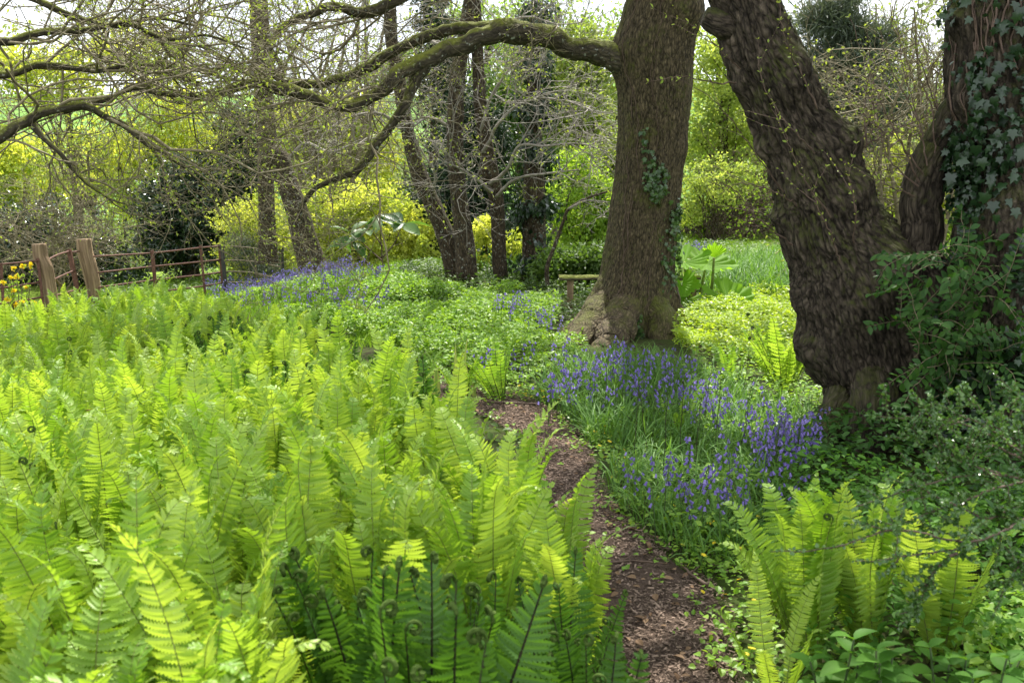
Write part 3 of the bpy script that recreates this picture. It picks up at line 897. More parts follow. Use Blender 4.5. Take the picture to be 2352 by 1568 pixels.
# ---- the leaning furrowed tree and the ivy-clad trunk on the right
rt_b = base_of(2010, 985, 6.4)
rt = thing("leaning_tree", "furrowed dark tree leaning left with burls, beside the bluebell bed", "tree", rt_b)
RTR = [(1010, 1872, 2200), (960, 1888, 2180), (900, 1902, 2165), (850, 1890, 2170), (800, 1868, 2165), (700, 1840, 2135), (600, 1815, 2095), (520, 1797, 2035), (450, 1785, 2003), (400, 1774, 1972), (300, 1744, 1918),
       (200, 1700, 1872), (100, 1660, 1828), (0, 1640, 1788), (-80, 1600, 1760)]
mb = MB()
up = P(1660, -120, 6.5)
RT_ = trunk(mb, RTR, 6.4, 400, .009, .030, 22, 4.6, (.10, 6, .4), burls=[(1935, 320, .14, .10), (1975, 420, .10, .07), (1815, 190, .10, .07), (1835, 140, .08, .05), (1740, 345, .07, .05), (1790, 500, .09, .06), (1960, 470, .10, .05), (1860, 800, .16, .09), (1835, 690, .1, .05), (1900, 560, .08, .04), (2060, 620, .15, .08), (1830, 440, .09, .04), (1700, 200, .06, .04), (1990, 700, .14, .05)],
           up=[(up[0], 6.5, up[2], .20), (up[0] - .35, 6.6, up[2] + 1.2, .17), (up[0] - .6, 6.9, up[2] + 3, .10)], lump=.09, seed=15)
for k, pts in enumerate([[(1960, 760, 6.45, 80), (1945, 880, 6.30, 96), (1912, 965, 6.14, 84), (1880, 1030, 6.02, 56), (1840, 1080, 5.95, 30)], [(2010, 760, 6.4, 80), (2008, 890, 6.1, 120), (2000, 975, 5.98, 110), (1990, 1060, 5.9, 90)], [(2090, 760, 6.4, 80), (2110, 890, 6.12, 120), (2140, 975, 6.0, 110), (2180, 1050, 5.95, 60)]]):
    limb(mb, pts, 90, .012, .030, 14, .14, 70 + k)
limb(mb, [(1720, 70, 6.4, 110), (1665, 66, 6.38, 84), (1630, 55, 6.36, 66), (1612, 44, 6.35, 50)], 36, .015, .016, 14, .12, 75)   # sawn stub
mb.build("trunk", M["dark_bark"], rt)
tpr = np.array([up[0], 6.5, up[2]])
mb = MB()
for k in range(8):
    an = k * .85
    dv = np.array([math.cos(an), math.sin(an), 0])
    z = .4 + .4 * k
    Ln = 3.0 - .15 * k
    o_ = tpr + np.array([-.12 * k * .4, 0, 0])
    w = [[*(o_ + [0, 0, z]), .08], [*(o_ + dv * Ln * .3 + [0, 0, z + .5]), .055], [*(o_ + dv * Ln * .65 + [0, 0, z + 1.0]), .035], [*(o_ + dv * Ln + [0, 0, z + 1.7]), .012]]
    c_, r_, t_ = wlimb(mb, w, 9, .12, seed=90 + k)
    i = along(c_, r_, 12, .2, 1, rng)
    lv = grow(c_[i], t_[i] + rdir(12) * .8, np.full(12, 1.3), np.full(12, .012), [dict(k=6, kids=6, lf=.5, wander=.2), dict(k=5, kids=5, lf=.55), dict(k=3)], 160 + k)
    put_twigs(mb, lv, (4, 3, 3))
    put_buds(mb, lv[2], .05, 420, 3, 1, 180 + k)
mb.build("crown", [M["limb_bark"], M["bud"]], rt)

# thin shoots sprouting from the leaning trunk, opposite young leaves in pairs
def shoot(mb, pts, r0, leaf, n, seed, sub=2):
    r = np.random.default_rng(seed)
    w = np.array([[*P(px, py, d), r0 * (1 - .75 * i / (len(pts) - 1))] for i, (px, py, d) in enumerate(pts)])
    c = catmull(w, 24)
    c[:, :3] += (r.normal(size=(24, 3)) * .004)
    tubes(mb, c[:, :3], c[:, 3], 4)
    T = nrm(np.gradient(c[:, :3], axis=0))
    i = (np.linspace(.25, 1, n) * 23).astype(int)
    for sg in (-1, 1):
        sd = nrm(np.cross(T[i], FW) * sg + rdir(n, r) * .5)
        leaves(mb, c[i, :3], sd * .8 + T[i] * .7 + [0, 0, .2], rdir(n, r) + [0, -.4, .8], leaf * (.55 + .6 * r.random(n)), OVAL, 1)
    for k in range(sub):
        j = r.integers(8, 20)
        d0 = nrm(T[j] + rdir(1, r)[0] * .6)
        e = c[j, :3] + d0 * np.linspace(0, .28, 8)[:, None] + np.cumsum(r.normal(size=(8, 3)) * .004, 0)
        tubes(mb, e, c[j, 3] * np.linspace(.8, .3, 8), 3)
        leaves(mb, e[2:], d0 + rdir(6, r) * .8, rdir(6, r) + [0, -.4, .8], leaf * (.4 + .5 * r.random(6)), OVAL, 1)

mb = MB()
SH = [[(1800, 440, 6.0), (1740, 360, 5.8), (1690, 290, 5.6), (1640, 230, 5.5), (1560, 180, 5.4)], [(1820, 560, 6.0), (1740, 500, 5.8), (1690, 440, 5.7), (1620, 400, 5.6)], [(1830, 470, 5.95), (1780, 440, 5.8), (1700, 420, 5.7), (1650, 450, 5.6)],
      [(1930, 600, 5.95), (1900, 520, 5.85), (1870, 440, 5.8), (1900, 380, 5.8)], [(1910, 500, 5.95), (1840, 400, 5.8), (1800, 300, 5.75), (1770, 240, 5.75)], [(1960, 560, 5.95), (1965, 480, 5.85), (1950, 400, 5.8), (1970, 330, 5.8)],
      [(1980, 330, 6.2), (2000, 270, 6.2), (2030, 200, 6.2), (2070, 110, 6.2)], [(1960, 350, 6.2), (2050, 300, 6.2), (2120, 270, 6.2), (2150, 240, 6.2)], [(1870, 350, 6.0), (1790, 260, 5.85), (1750, 180, 5.8), (1740, 90, 5.8)],
      [(1880, 250, 6.1), (1830, 150, 6.0), (1800, 80, 5.9), (1790, 10, 5.9)], [(1700, 160, 6.2), (1660, 120, 6.0), (1590, 60, 5.8), (1500, 20, 5.6)], [(1690, 190, 6.2), (1640, 190, 6.0), (1560, 175, 5.8), (1490, 190, 5.7)],
      [(1990, 450, 6.2), (2010, 380, 6.2), (2000, 300, 6.2), (2020, 230, 6.2)], [(1990, 340, 6.2), (1985, 250, 6.25), (2000, 150, 6.3), (1990, 60, 6.3)]]
for k, pts in enumerate(SH):
    shoot(mb, pts, .0055, .026, 9, 300 + k)
mb.build("shoots", [M["brown_twig"], M["bud"]], rt, smooth=False)

it_b = base_of(2330, 960, 6.0)
it = thing("ivy_clad_tree", "thick dark trunk at the right edge smothered in ivy", "tree", it_b)
mb = MB()
up2 = P(2320, -100, 6.0)
IT_ = trunk(mb, [(980, 2150, 2560), (900, 2160, 2545), (800, 2172, 2530), (700, 2185, 2520), (600, 2195, 2510), (500, 2205, 2500), (400, 2212, 2490), (300, 2200, 2480), (200, 2188, 2470), (100, 2182, 2460), (0, 2192, 2450), (-80, 2200, 2440)], 6.0, 340, .011, .020, 27, 6.5, (.08, 6, .2),
            up=[(up2[0], 6.0, up2[2] + .3, .30), (up2[0] + .1, 6.0, up2[2] + 2.2, .25), (up2[0] + .1, 6.2, up2[2] + 4.5, .1)], burls=[(2230, 230, .16, .08), (2215, 40, .12, .08), (2300, 520, .2, .06)], lump=.09, seed=25)
mb.build("trunk", M["dark_bark"], it)
mb = MB()
c_st = limb(mb, [(2130, 690, 6.15, 130), (2122, 600, 6.15, 118), (2118, 520, 6.15, 112), (2128, 440, 6.15, 104), (2150, 370, 6.15, 100), (2180, 310, 6.1, 96), (2215, 250, 6.05, 90), (2250, 190, 6.0, 70)], 90, .02, .022, 13, .12, 77)
mb.build("limb", M["dark_bark"], it)
mb = MB()
for k in range(9):
    an = k * .7 + .2
    dv = np.array([math.cos(an), math.sin(an), 0])
    z = .5 + .42 * k
    Ln = 3.6 - .15 * k
    o_ = np.array([up2[0], 6.0, up2[2]])
    w = [[*(o_ + [0, 0, z]), .09], [*(o_ + dv * Ln * .3 + [0, 0, z + .5]), .06], [*(o_ + dv * Ln * .65 + [0, 0, z + .9]), .04], [*(o_ + dv * Ln + [0, 0, z + 1.5]), .012]]
    c_, r_, t_ = wlimb(mb, w, 9, .12, seed=190 + k)
    i = along(c_, r_, 14, .1, 1, rng)
    lv = grow(c_[i], t_[i] + rdir(14) * .8, np.full(14, 1.4), np.full(14, .012), [dict(k=6, kids=6, lf=.5, wander=.2), dict(k=5, kids=5, lf=.55), dict(k=3)], 260 + k)
    put_twigs(mb, lv, (4, 3, 3))
    put_buds(mb, lv[2], .06, 700, 3, 1, 280 + k)
mb.build("crown", [M["limb_bark"], M["bud"]], it)
mb = MB()
SH2 = [[(2110, 420, 6.0), (2080, 350, 5.95), (2030, 250, 5.9), (1990, 140, 5.9), (1950, 40, 5.9)], [(2120, 400, 6.0), (2060, 320, 5.95), (1990, 270, 5.9), (1930, 180, 5.85)], [(2130, 380, 6.0), (2110, 280, 6.0), (2080, 180, 6.0), (2060, 60, 6.0)],
       [(2150, 350, 6.0), (2140, 250, 6.0), (2110, 150, 6.0), (2120, 20, 6.0)], [(2100, 450, 6.0), (2030, 420, 5.95), (1990, 370, 5.9)], [(2160, 330, 6.1), (2150, 200, 6.2), (2170, 100, 6.2), (2150, 0, 6.2)],
       [(2110, 430, 6.05), (2040, 360, 6.1), (2010, 250, 6.1), (1970, 180, 6.1)], [(2140, 360, 6.1), (2090, 240, 6.2), (2040, 140, 6.2), (2010, 20, 6.2)], [(2170, 300, 6.1), (2130, 190, 6.1), (2100, 90, 6.1), (2100, -20, 6.1)]]
for k, pts in enumerate(SH2):
    shoot(mb, pts, .0055, .026, 9, 330 + k, 3)
mb.build("shoots", [M["brown_twig"], M["bud"]], it, smooth=False)

# ---- woodland trunks behind
def simple_tree(name, label, cat, rows, d, bark, seed, top=None, lobes=(.06, 5, 0), nseg=60, limbs=(), twig=("pale_twig", "bud"), up=True, burls=(), crown_mats=None, group=None, amp=.009):
    r0 = rows[0]
    b = base_of((r0[1] + r0[2]) / 2, r0[0], r0[3] if len(r0) > 3 else d)
    root = thing(name, label, cat, b, group)
    rows = list(rows)
    m_ = MB()
    ext = None
    if up:
        rl = rows[-1]
        dd = rl[3] if len(rl) > 3 else d
        t = P((rl[1] + rl[2]) / 2, rl[0], dd)
        rp = rows[-2]
        dirx = (t - P((rp[1] + rp[2]) / 2, rp[0], dd))
        dirx = dirx / abs(dirx[2])
        rr = (rl[2] - rl[1]) / 2 * dd / F0
        ext = [(*(t + dirx * 1.2), rr * .85), (*(t + dirx * 3.0 * [.6, 1, 1]), rr * .55), (*(t + dirx * 5.0 * [.5, 1, 1]), rr * .15)]
    T_ = trunk(m_, rows, d, nseg, .045, amp, 14, 2.6, lobes, burls=burls, up=ext, seed=seed)
    m_.build("trunk", M[bark], root)
    m_ = MB()
    r = np.random.default_rng(seed)
    if up:
        zt = T_['C'][:, 2]
        zs = np.linspace(zt.max() - 4.0, zt.max() - .3, 6)
        for k, z in enumerate(zs):
            i = int(np.argmin(np.abs(zt - z)))
            c0, rr = T_['C'][i], T_['R'][i]
            an = k * 2.4 + seed
            dv = np.array([math.cos(an), math.sin(an), 0])
            Ln = 2.4 - .12 * k
            c_, r_, t_ = wlimb(m_, [[*c0, rr * .5], [*(c0 + dv * Ln * .35 + [0, 0, .4]), rr * .35], [*(c0 + dv * Ln * .7 + [0, 0, .9]), rr * .2], [*(c0 + dv * Ln + [0, 0, 1.6]), .01]], 7, .15, seed=seed * 3 + k)
            ix = along(c_, r_, 9, .15, 1, r)
            lv = grow(c_[ix], t_[ix] + rdir(9, r) * .9, np.full(9, 1.1), np.full(9, .009), [dict(k=5, kids=4, lf=.5), dict(k=4, kids=3, lf=.55), dict(k=3)], seed * 7 + k)
            put_twigs(m_, lv, (4, 3, 3))
            put_buds(m_, lv[2], .035, 90, 3, 1, seed + k)
    for k, pts in enumerate(limbs):
        cr = limb(m_, pts[0], 12, .05, seed=seed * 5 + k, k_=.68)
        n, L, R = pts[1:4]
        ix = along(*cr[:2], n, .25, 1, r)
        lv = grow(cr[0][ix], cr[2][ix] * .6 + rdir(n, r) * .8 + [0, -.1, .15], L * (.5 + r.random(n)), np.full(n, R),
                  [dict(k=7, kids=5, lf=.5, wander=.26, ang=(.5, 1.1), rmin=.004), dict(k=5, kids=4, lf=.55, wander=.26, rmin=.003), dict(k=4, wander=.25, taper=.6)], seed * 9 + k)
        put_twigs(m_, lv, (5, 4, 3))
        put_buds(m_, lv[2], .032, pts[4] if len(pts) > 4 else 250, 2, 1, seed + 50 + k)
    if m_.n:
        m_.build("branches", [M[twig[0]], M[twig[1]]], root)
    return root, T_

simple_tree("woodland_tree", "mossy trunk leaning left with broken shoulder, above the far bluebells", "tree",
            [(636, 688, 760), (600, 682, 745), (550, 670, 728), (500, 660, 712), (450, 645, 694), (400, 625, 676), (360, 600, 660), (330, 597, 640), (280, 590, 632), (200, 584, 628), (100, 578, 622), (0, 574, 616)], 17, "wood_bark", 201,
            burls=[(610, 352, .16, .12)],
            limbs=[([(610, 250, 17, 20), (680, 230, 16.8, 14), (760, 200, 16.5, 11), (840, 240, 16.3, 8), (900, 300, 16.2, 4)], 12, 1.6, .013, 200),
                   ([(600, 180, 17, 20), (520, 150, 16.8, 14), (440, 160, 16.5, 10), (340, 210, 16.3, 6)], 14, 1.7, .013, 300),
                   ([(640, 390, 17, 16), (700, 330, 16.8, 11), (760, 350, 16.6, 8), (830, 320, 16.5, 5)], 9, 1.2, .011, 160),
                   ([(605, 90, 17, 20), (680, 50, 16.8, 13), (760, 60, 16.5, 9), (860, 30, 16.3, 5)], 14, 1.7, .012, 250)])
simple_tree("woodland_tree", "straight slender trunk close behind the broken-shouldered mossy trunk", "tree",
            [(575, 594, 636, 19), (500, 594, 632, 19), (420, 592, 630, 19), (350, 590, 622, 19), (250, 588, 618, 19), (100, 590, 616, 19), (0, 592, 614, 19)], 19, "wood_bark", 202, nseg=40)
simple_tree("woodland_tree", "mossy trunk curving out to the left, base hidden by its twin", "tree",
            [(655, 1026, 1066), (560, 1008, 1052), (500, 987, 1028), (450, 965, 1005), (400, 944, 982), (300, 921, 952), (200, 903, 936), (100, 886, 915), (0, 879, 910)], 15.6, "wood_bark", 203,
            limbs=[([(925, 300, 15.6, 14), (870, 260, 15.4, 10), (800, 270, 15.2, 7), (740, 310, 15, 4)], 6, 1.2, .009, 100), ([(900, 150, 15.6, 16), (960, 90, 15.4, 11), (1020, 100, 15.2, 8), (1090, 40, 15, 4)], 6, 1.3, .009, 100),
                   ([(985, 460, 15.6, 10), (1000, 400, 15.4, 8), (960, 330, 15.3, 6), (985, 290, 15.2, 4)], 6, .8, .008, 60)])
simple_tree("woodland_tree", "upright mossy trunk in the middle, in front of the curving one", "tree",
            [(668, 1049, 1102), (620, 1047, 1096), (560, 1045, 1091), (450, 1035, 1072), (350, 1026, 1065), (250, 1028, 1066), (170, 1034, 1070), (100, 1048, 1080), (0, 1064, 1094)], 15, "wood_bark", 204, burls=[(1045, 180, .1, .06)],
            limbs=[([(1050, 300, 15, 12), (990, 270, 14.8, 9), (950, 290, 14.7, 6)], 3, .8, .008, 50), ([(1060, 120, 15, 14), (1130, 60, 14.8, 10), (1210, 40, 14.6, 7), (1290, 60, 14.5, 4)], 7, 1.3, .009, 130)])
simple_tree("crabbed_tree", "dark split-stemmed tree with pale crooked twigs, left of ivy column", "tree",
            [(678, 1134, 1170), (600, 1130, 1164), (520, 1128, 1160), (450, 1122, 1156), (400, 1108, 1146), (340, 1100, 1134), (250, 1088, 1120), (150, 1084, 1112), (0, 1078, 1104)], 15.2, "wood_bark", 205, twig=("pale_twig", "bud"), nseg=50, burls=[(1110, 400, .12, .08)],
            limbs=[([(1125, 420, 15, 16), (1165, 390, 14.6, 11), (1190, 335, 14.4, 10), (1250, 335, 14.2, 8), (1330, 330, 14, 6), (1400, 350, 13.8, 4)], 12, 1.3, .010, 300),
                   ([(1130, 440, 15, 14), (1090, 410, 14.6, 9), (1060, 390, 14.4, 7), (1020, 370, 14.2, 4)], 9, .9, .009, 120),
                   ([(1140, 450, 15, 14), (1190, 410, 14.5, 9), (1250, 400, 14.2, 7), (1330, 390, 14, 4)], 9, 1.1, .009, 220),
                   ([(1110, 350, 15, 14), (1150, 280, 14.6, 10), (1210, 230, 14.4, 8), (1290, 230, 14.2, 6), (1370, 250, 14, 4)], 13, 1.4, .010, 330),
                   ([(1105, 300, 15, 12), (1130, 220, 14.7, 9), (1180, 150, 14.5, 7), (1250, 130, 14.3, 4)], 8, 1.2, .009, 200)])
mb = MB()
ic_b = base_of(1225, 682, 15.5)
simple_tree("thin_sapling", "thin bare sapling leaning right in front of the grassy bank", "tree",
            [(612, 1252, 1262), (560, 1271, 1280), (520, 1286, 1294), (480, 1303, 1310), (455, 1346, 1352), (438, 1400, 1404)], 13.6, "wood_bark", 206, nseg=16, up=False, lobes=(0, 5, 0), amp=.003,
            limbs=[([(1305, 480, 13.6, 9), (1345, 462, 13.5, 7), (1400, 465, 13.4, 4)], 3, .6, .006, 20)])

# ivy column: trunk smothered in glossy ivy
ic = thing("ivy_column_tree", "tall trunk entirely smothered by glossy ivy behind the bench", "tree", ic_b)
mb = MB()
IC_ = trunk(mb, [(682, 1190, 1262), (620, 1196, 1256), (520, 1200, 1254), (400, 1204, 1252), (300, 1206, 1246), (200, 1210, 1242), (100, 1216, 1240), (0, 1220, 1240)], 15.5, 50, .05, .01, 14, 2.5, (.1, 5, 0), seed=33)
mb.build("trunk", M["wood_bark"], ic)

def coat(T_, n, tmpl, size, thick, seed, poly=None, facing=None, mat=0, mb=None, tall=None):
    """leaves lying over a trunk's surface"""
    r = np.random.default_rng(seed)
    V, Nn = T_['V'].reshape(-1, 3), T_['N'].reshape(-1, 3)
    px, py = proj(V)
    ok = np.ones(len(V), bool)
    if poly is not None:
        ok &= inpoly(px, py, np.array(poly, float)) & ((Nn @ FW) < .15)
    if tall is not None:
        ok &= V[:, 2] < tall
    V, Nn = V[ok], Nn[ok]
    cl = fbm(V * 3.3, 3, seed)
    w = np.clip(cl - .36, .01, 1) ** 1.6
    i = r.choice(len(V), n, p=w / w.sum())
    nn = Nn[i]
    th = thick * r.random(n) ** 1.4
    C = V[i] + nn * (.012 + th)[:, None] + r.normal(size=(n, 3)) * .012
    down = np.array([0, 0, -1.0])
    D = down - nn * (nn @ down)[:, None] + r.normal(size=(n, 3)) * .55 + nn * .25
    mb = mb or MB()
    leaves(mb, C, D, nn + r.normal(size=(n, 3)) * .6 + np.array([0, 0, .35]), size * (.5 + .8 * r.random(n)), tmpl, mat)
    return mb

def vines(mb, T_, n, seed, poly, r0=.005, mat=0):
    """stems creeping up a trunk's surface"""
    r = np.random.default_rng(seed)
    V, Nn = T_['V'], T_['N']
    nr, ns = V.shape[:2]
    px, py = proj(V.reshape(-1, 3))
    ok = inpoly(px, py, np.array(poly, float)) & ((Nn.reshape(-1, 3) @ FW) < 0)
    ids = np.nonzero(ok)[0]
    for k in range(n):
        i, j = divmod(int(r.choice(ids)), ns)
        m = r.integers(30, 90)
        ring = np.clip(i + np.arange(m), 0, nr - 1)
        col = j + np.cumsum(r.normal(size=m) * .9 + .25 * np.sin(np.arange(m) * .22 + k))
        col = np.round(col).astype(int) % ns
        p = V[ring, col] + Nn[ring, col] * .008
        for _ in range(3):
            p[1:-1] = (p[:-2] + p[1:-1] + p[2:]) / 3
        tubes(mb, p[::2], np.full(len(p[::2]), r0 * (.5 + r.random())), 4, mat)

m1 = coat(IC_, 5200, KITE, .10, .22, 401)
tag(m1.build("climbing_ivy", M["ivy"], loc=ic_b), "glossy dark ivy wrapping the tall column trunk behind the bench", "ivy")

m1 = coat(OAK, 300, IVY, .048, .05, 402, [(1470, 290), (1500, 285), (1512, 360), (1535, 400), (1560, 470), (1545, 540), (1500, 500), (1478, 400)], mat=0)
coat(OAK, 260, IVY, .045, .05, 403, [(1515, 520), (1560, 480), (1560, 780), (1500, 790), (1518, 640)], mb=m1)
coat(OAK, 130, IVY, .050, .06, 404, [(1420, 690), (1460, 690), (1480, 800), (1430, 810)], mb=m1)
vines(m1, OAK, 15, 405, [(1400, 780), (1560, 780), (1575, 300), (1420, 150)], .0030, 1)
tag(m1.build("trailing_ivy", [M["ivy_light"], M["brown_twig"]], loc=oak_b), "thin trails of ivy climbing the bark of the great oak", "ivy")

m1 = coat(IT_, 760, IVY, .058, .12, 411, [(2240, -20), (2380, -20), (2380, 1000), (2170, 1000), (2180, 560), (2215, 420), (2230, 200)])
coat(IT_, 420, IVY, .044, .08, 412, [(2180, 0), (2260, 0), (2260, 500), (2200, 500)], mb=m1)
vines(m1, IT_, 24, 413, [(2190, 300), (2190, -60), (2380, -60), (2380, 400)], .0050, 1)
tag(m1.build("trailing_ivy", [M["ivy"], M["brown_twig"]], loc=it_b), "broad dark ivy leaves and bare stems over right edge trunk", "ivy")

def climber(mb, polys, n, d0, d1, leaf, seed, nst=30):
    r = np.random.default_rng(seed)
    for k in range(nst):
        po = np.array(polys, float)
        st = scatter(po, 1, seed * 100 + k)[0]
        dd = d0 + (d1 - d0) * r.random()
        p = P(st[0], st[1], dd)
        dv = nrm(np.array([r.normal() * .6, -.25 + r.normal() * .3, .5 + r.normal() * .5]))
        m = 14
        q_ = [p]
        for j in range(m):
            dv = nrm(dv + r.normal(size=3) * .22 + [0, 0, -.05])
            q_.append(q_[-1] + dv * .034)
        q_ = np.array(q_)
        tubes(mb, q_, np.linspace(.0035, .0012, len(q_)), 4, 1)
        T = nrm(np.gradient(q_, axis=0))
        ix = np.arange(1, m, 1)
        sd0 = nrm(np.cross(T[ix], r.normal(size=3)))
        for sg in (-1, 1):
            leaves(mb, q_[ix], sd0 * sg + T[ix] * .5, rdir(len(ix), r) * .5 + [0, -.5, .8], leaf * (.55 + .6 * r.random(len(ix))), OVAL, 0)

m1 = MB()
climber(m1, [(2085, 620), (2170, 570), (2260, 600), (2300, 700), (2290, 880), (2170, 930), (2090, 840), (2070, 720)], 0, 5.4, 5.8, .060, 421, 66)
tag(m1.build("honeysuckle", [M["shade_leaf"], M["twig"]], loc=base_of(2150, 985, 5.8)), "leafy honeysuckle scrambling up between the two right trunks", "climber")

# ------------------------------------------------------------------ ferns
def frond(seed, L=.9, W=.10, npair=34, lean=.18, arch=.9, tipcurl=.6, coil=0.0, side=0.0, blade=0, stalk=1, fuzz=None, fold=.25, K=8, close=0.0):
    """one shuttlecock fern frond rising from the origin and arching towards +X"""
    r = np.random.default_rng(seed)
    n = 90
    t = np.linspace(0, 1, n)
    ang = lean + arch * t ** 2.2 + tipcurl * np.clip((t - .8) / .2, 0, 1) ** 2
    if coil:
        u = np.clip((t - (1 - coil)) / coil, 0, 1)
        ang = ang - 7.5 * u ** 1.5
    sidew = side * t ** 2 + .04 * np.sin(t * 5 + r.random() * 6)
    ds = L / (n - 1)
    T = np.stack([np.sin(ang), np.sin(sidew), np.cos(ang) * np.cos(sidew)], -1)
    T = nrm(T)
    C = np.concatenate([[[0, 0, 0]], np.cumsum(T[:-1] * ds, 0)])
    B = nrm(np.cross(np.array([0, 1.0, 0]) - T * T[:, 1:2], T))      # upper-face side of the blade
    Y = np.cross(T, B)
    mb = MB()
    rr = np.interp(t, [0, .1, .6, 1], [.0050, .0040, .0020, .0008]) * (1.6 if coil else 1)
    tubes(mb, C, rr, 4, stalk)
    if coil and fuzz is not None:
        i0 = int(n * (1 - coil * .9))
        tubes(mb, C[i0:], np.linspace(.0045, .0062, n - i0), 6, fuzz)
    tp = np.linspace(.10, .985 if not coil else 1 - coil * .75, npair)
    for tj in tp:
        i = min(int(tj * (n - 1)), n - 2)
        w = W * ((.10 + .90 * S(tj, .0, .56) ** .8) if tj < .54 else max(0.0, 1 - ((tj - .54) / .475) ** 1.75))
        if coil:
            w *= (1 - .45 * S(tj, .5, 1 - coil))
        if w < .004:
            continue
        hw = L * .88 / npair * .70 * (.55 + .45 * min(1, w / W * 1.4))
        for sg in (-1, 1):
            wav = math.sin(tj * 9 + seed + sg)
            fw = .06 + .10 * wav + .55 * S(tj, .70, 1) + close + r.normal() * .06
            d = nrm(sg * Y[i] * math.cos(fw) + T[i] * math.sin(fw) + B[i] * (fold + .16 * math.sin(tj * 7 + seed * 1.7 + sg * .8) + r.normal() * .06))
            nn = nrm(B[i] - d * (d @ B[i]) + T[i] * (r.normal() * .16 + .22 * math.sin(tj * 6 + seed * 2.3)))
            x = nrm(np.cross(d, nn))
            ln = w * (.93 + .14 * r.random())
            s = np.linspace(0, 1, K + 1)
            droop = -(.12 + .26 * r.random()) * s ** 2 * ln
            cen = C[i] + d * (s * ln)[:, None] + nn * droop[:, None] + T[i] * (.10 * s ** 2 * ln)[:, None]
            h = hw * np.sqrt(np.clip(1 - s ** 2.2, 0, 1)) + .0006
            V = [cen]
            for sd in (-1, 1):
                sn = (s[:-1] + .62 / K)
                ct = C[i] + d * (sn * ln)[:, None] + nn * np.interp(sn, s, droop)[:, None] + T[i] * (.10 * sn ** 2 * ln)[:, None]
                ht = np.interp(sn, s, h)
                V.append(cen + sd * x * (h * .46)[:, None] - nn * (h * .10)[:, None])            # notches
                V.append(ct + sd * x * (ht * 1.04)[:, None] + d * .15 * ln / K - nn * (ht * .22)[:, None])   # lobe tips
            V = np.vstack(V)
            k = np.arange(K)
            F = []
            for q_, (no, ti) in enumerate(((K + 1, 2 * K + 2), (3 * K + 2, 4 * K + 3))):
                a = np.stack([k, no + k, ti + k], -1)
                b = np.stack([k, ti + k, k + 1], -1)
                c = np.stack([k + 1, ti + k, no + k + 1], -1)
                f = np.vstack([a, b, c])
                F.append(f if q_ == 0 else f[:, ::-1])
            mb.add(V, np.vstack(F), blade)
    return mb

FM = [M["fern"], M["rachis"], M["crozier"]]
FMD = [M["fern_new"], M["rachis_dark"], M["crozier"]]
FROND, FNEW, FMIX = [], [], []
for k in range(18):
    r_ = np.random.default_rng(900 + k)
    FROND.append(frond(500 + k, .80 * (.86 + .26 * r_.random()), .074 + .018 * r_.random(), 58, .02 + .10 * r_.random(), .10 + .50 * r_.random(), .6 + 2.4 * r_.random() ** 1.5, 0, r_.normal() * .20,
                       fold=.05 + .4 * r_.random()).mesh("frond", FM, smooth=False))
for k in range(4):
    r_ = np.random.default_rng(940 + k)
    FMIX.append(frond(540 + k, .80, .075 + .02 * r_.random(), 46, .08 + .12 * r_.random(), .15 + .3 * r_.random(), .1, .10 + .05 * r_.random(), r_.normal() * .12, fold=.35, fuzz=2).mesh("frond", FM, smooth=False))
for k in range(7):
    r_ = np.random.default_rng(960 + k)
    FNEW.append(frond(560 + k, .72 + .12 * r_.random(), .078 + .026 * r_.random(), 44, .04 + .12 * r_.random(), .08 + .22 * r_.random(), .1, .09 + .05 * r_.random(), r_.normal() * .12, fold=.35, fuzz=2).mesh("frond", FMD, smooth=False))

def fern_plant(x, y, meshes, n, sc, label, group=None, rz=None, tilt=0.0, r=rng, name="shuttlecock_fern", sag=0.0):
    z = float(H(x, y))
    root = thing(name, label, "fern", (x, y, z), group)
    a0 = r.random() * 6.28 if rz is None else rz
    root.rotation_euler = (.03 + r.normal() * .06, -.08 + r.normal() * .07, 0)
    for i in range(n):
        me = meshes[r.integers(len(meshes))]
        o = bpy.data.objects.new("frond", me)
        a = a0 + i * 6.283 / n + r.normal() * .22
        o.location = (.035 * math.cos(a), .035 * math.sin(a), -.01)
        o.rotation_euler = (r.normal() * .09 + tilt * math.sin(a), r.normal() * .10 + sag, a)
        s = sc * (.84 + .26 * r.random())
        o.scale = (s, s, s)
        COL.objects.link(o)
        o.parent = root
    return root

EDGE = g([1480, 1440, 1392, 1330, 1290, 1225, 1160, 1050, 985, 955, 900, 800, 620, 480, 330, 180, 0, -150], [1450, 1330, 1190, 1060, 1000, 990, 945, 905, 872, 800, 768, 742, 722, 694, 664, 690, 722, 740], .66)[:, :2]
EDGE = EDGE + np.stack([np.where(EDGE[:, 1] < 4.2, -.07, .02), 0 * EDGE[:, 1]], -1)
FIELD = np.vstack([[[-1.9, .9], [.06, 1.25], [.12, 1.9]], EDGE, [[-8.6, 10.5], [-5.2, 5.5]]])
rf = np.random.default_rng(31)
cand = scatter(FIELD, 14000, 31)
pts_f, keep_f = [], []
for c_ in cand:
    sp = .195 + .0160 * c_[1]
    if all((c_[0] - q_[0]) ** 2 + (c_[1] - q_[1]) ** 2 > sp * sp for q_ in pts_f):
        pxx, pyy = proj(np.array([[c_[0], c_[1], H(c_[0], c_[1]) + .6]]))
        if -260 < pxx[0] < 1700 and (c_[0] ** 2 + c_[1] ** 2) > 1.0:
            pts_f.append(c_)
pts_f = np.array(pts_f)
print('FERNS', len(pts_f))
pts_f = pts_f[np.argsort(pts_f[:, 1])][:296]
FG = "bright green ferns filling the fern bed"
FL = "bright yellow-green shuttlecock fern packed into the broad fern bed left of the path"
DL = "darker young fern with upright unfurling fronds, inside the broad fern bed"
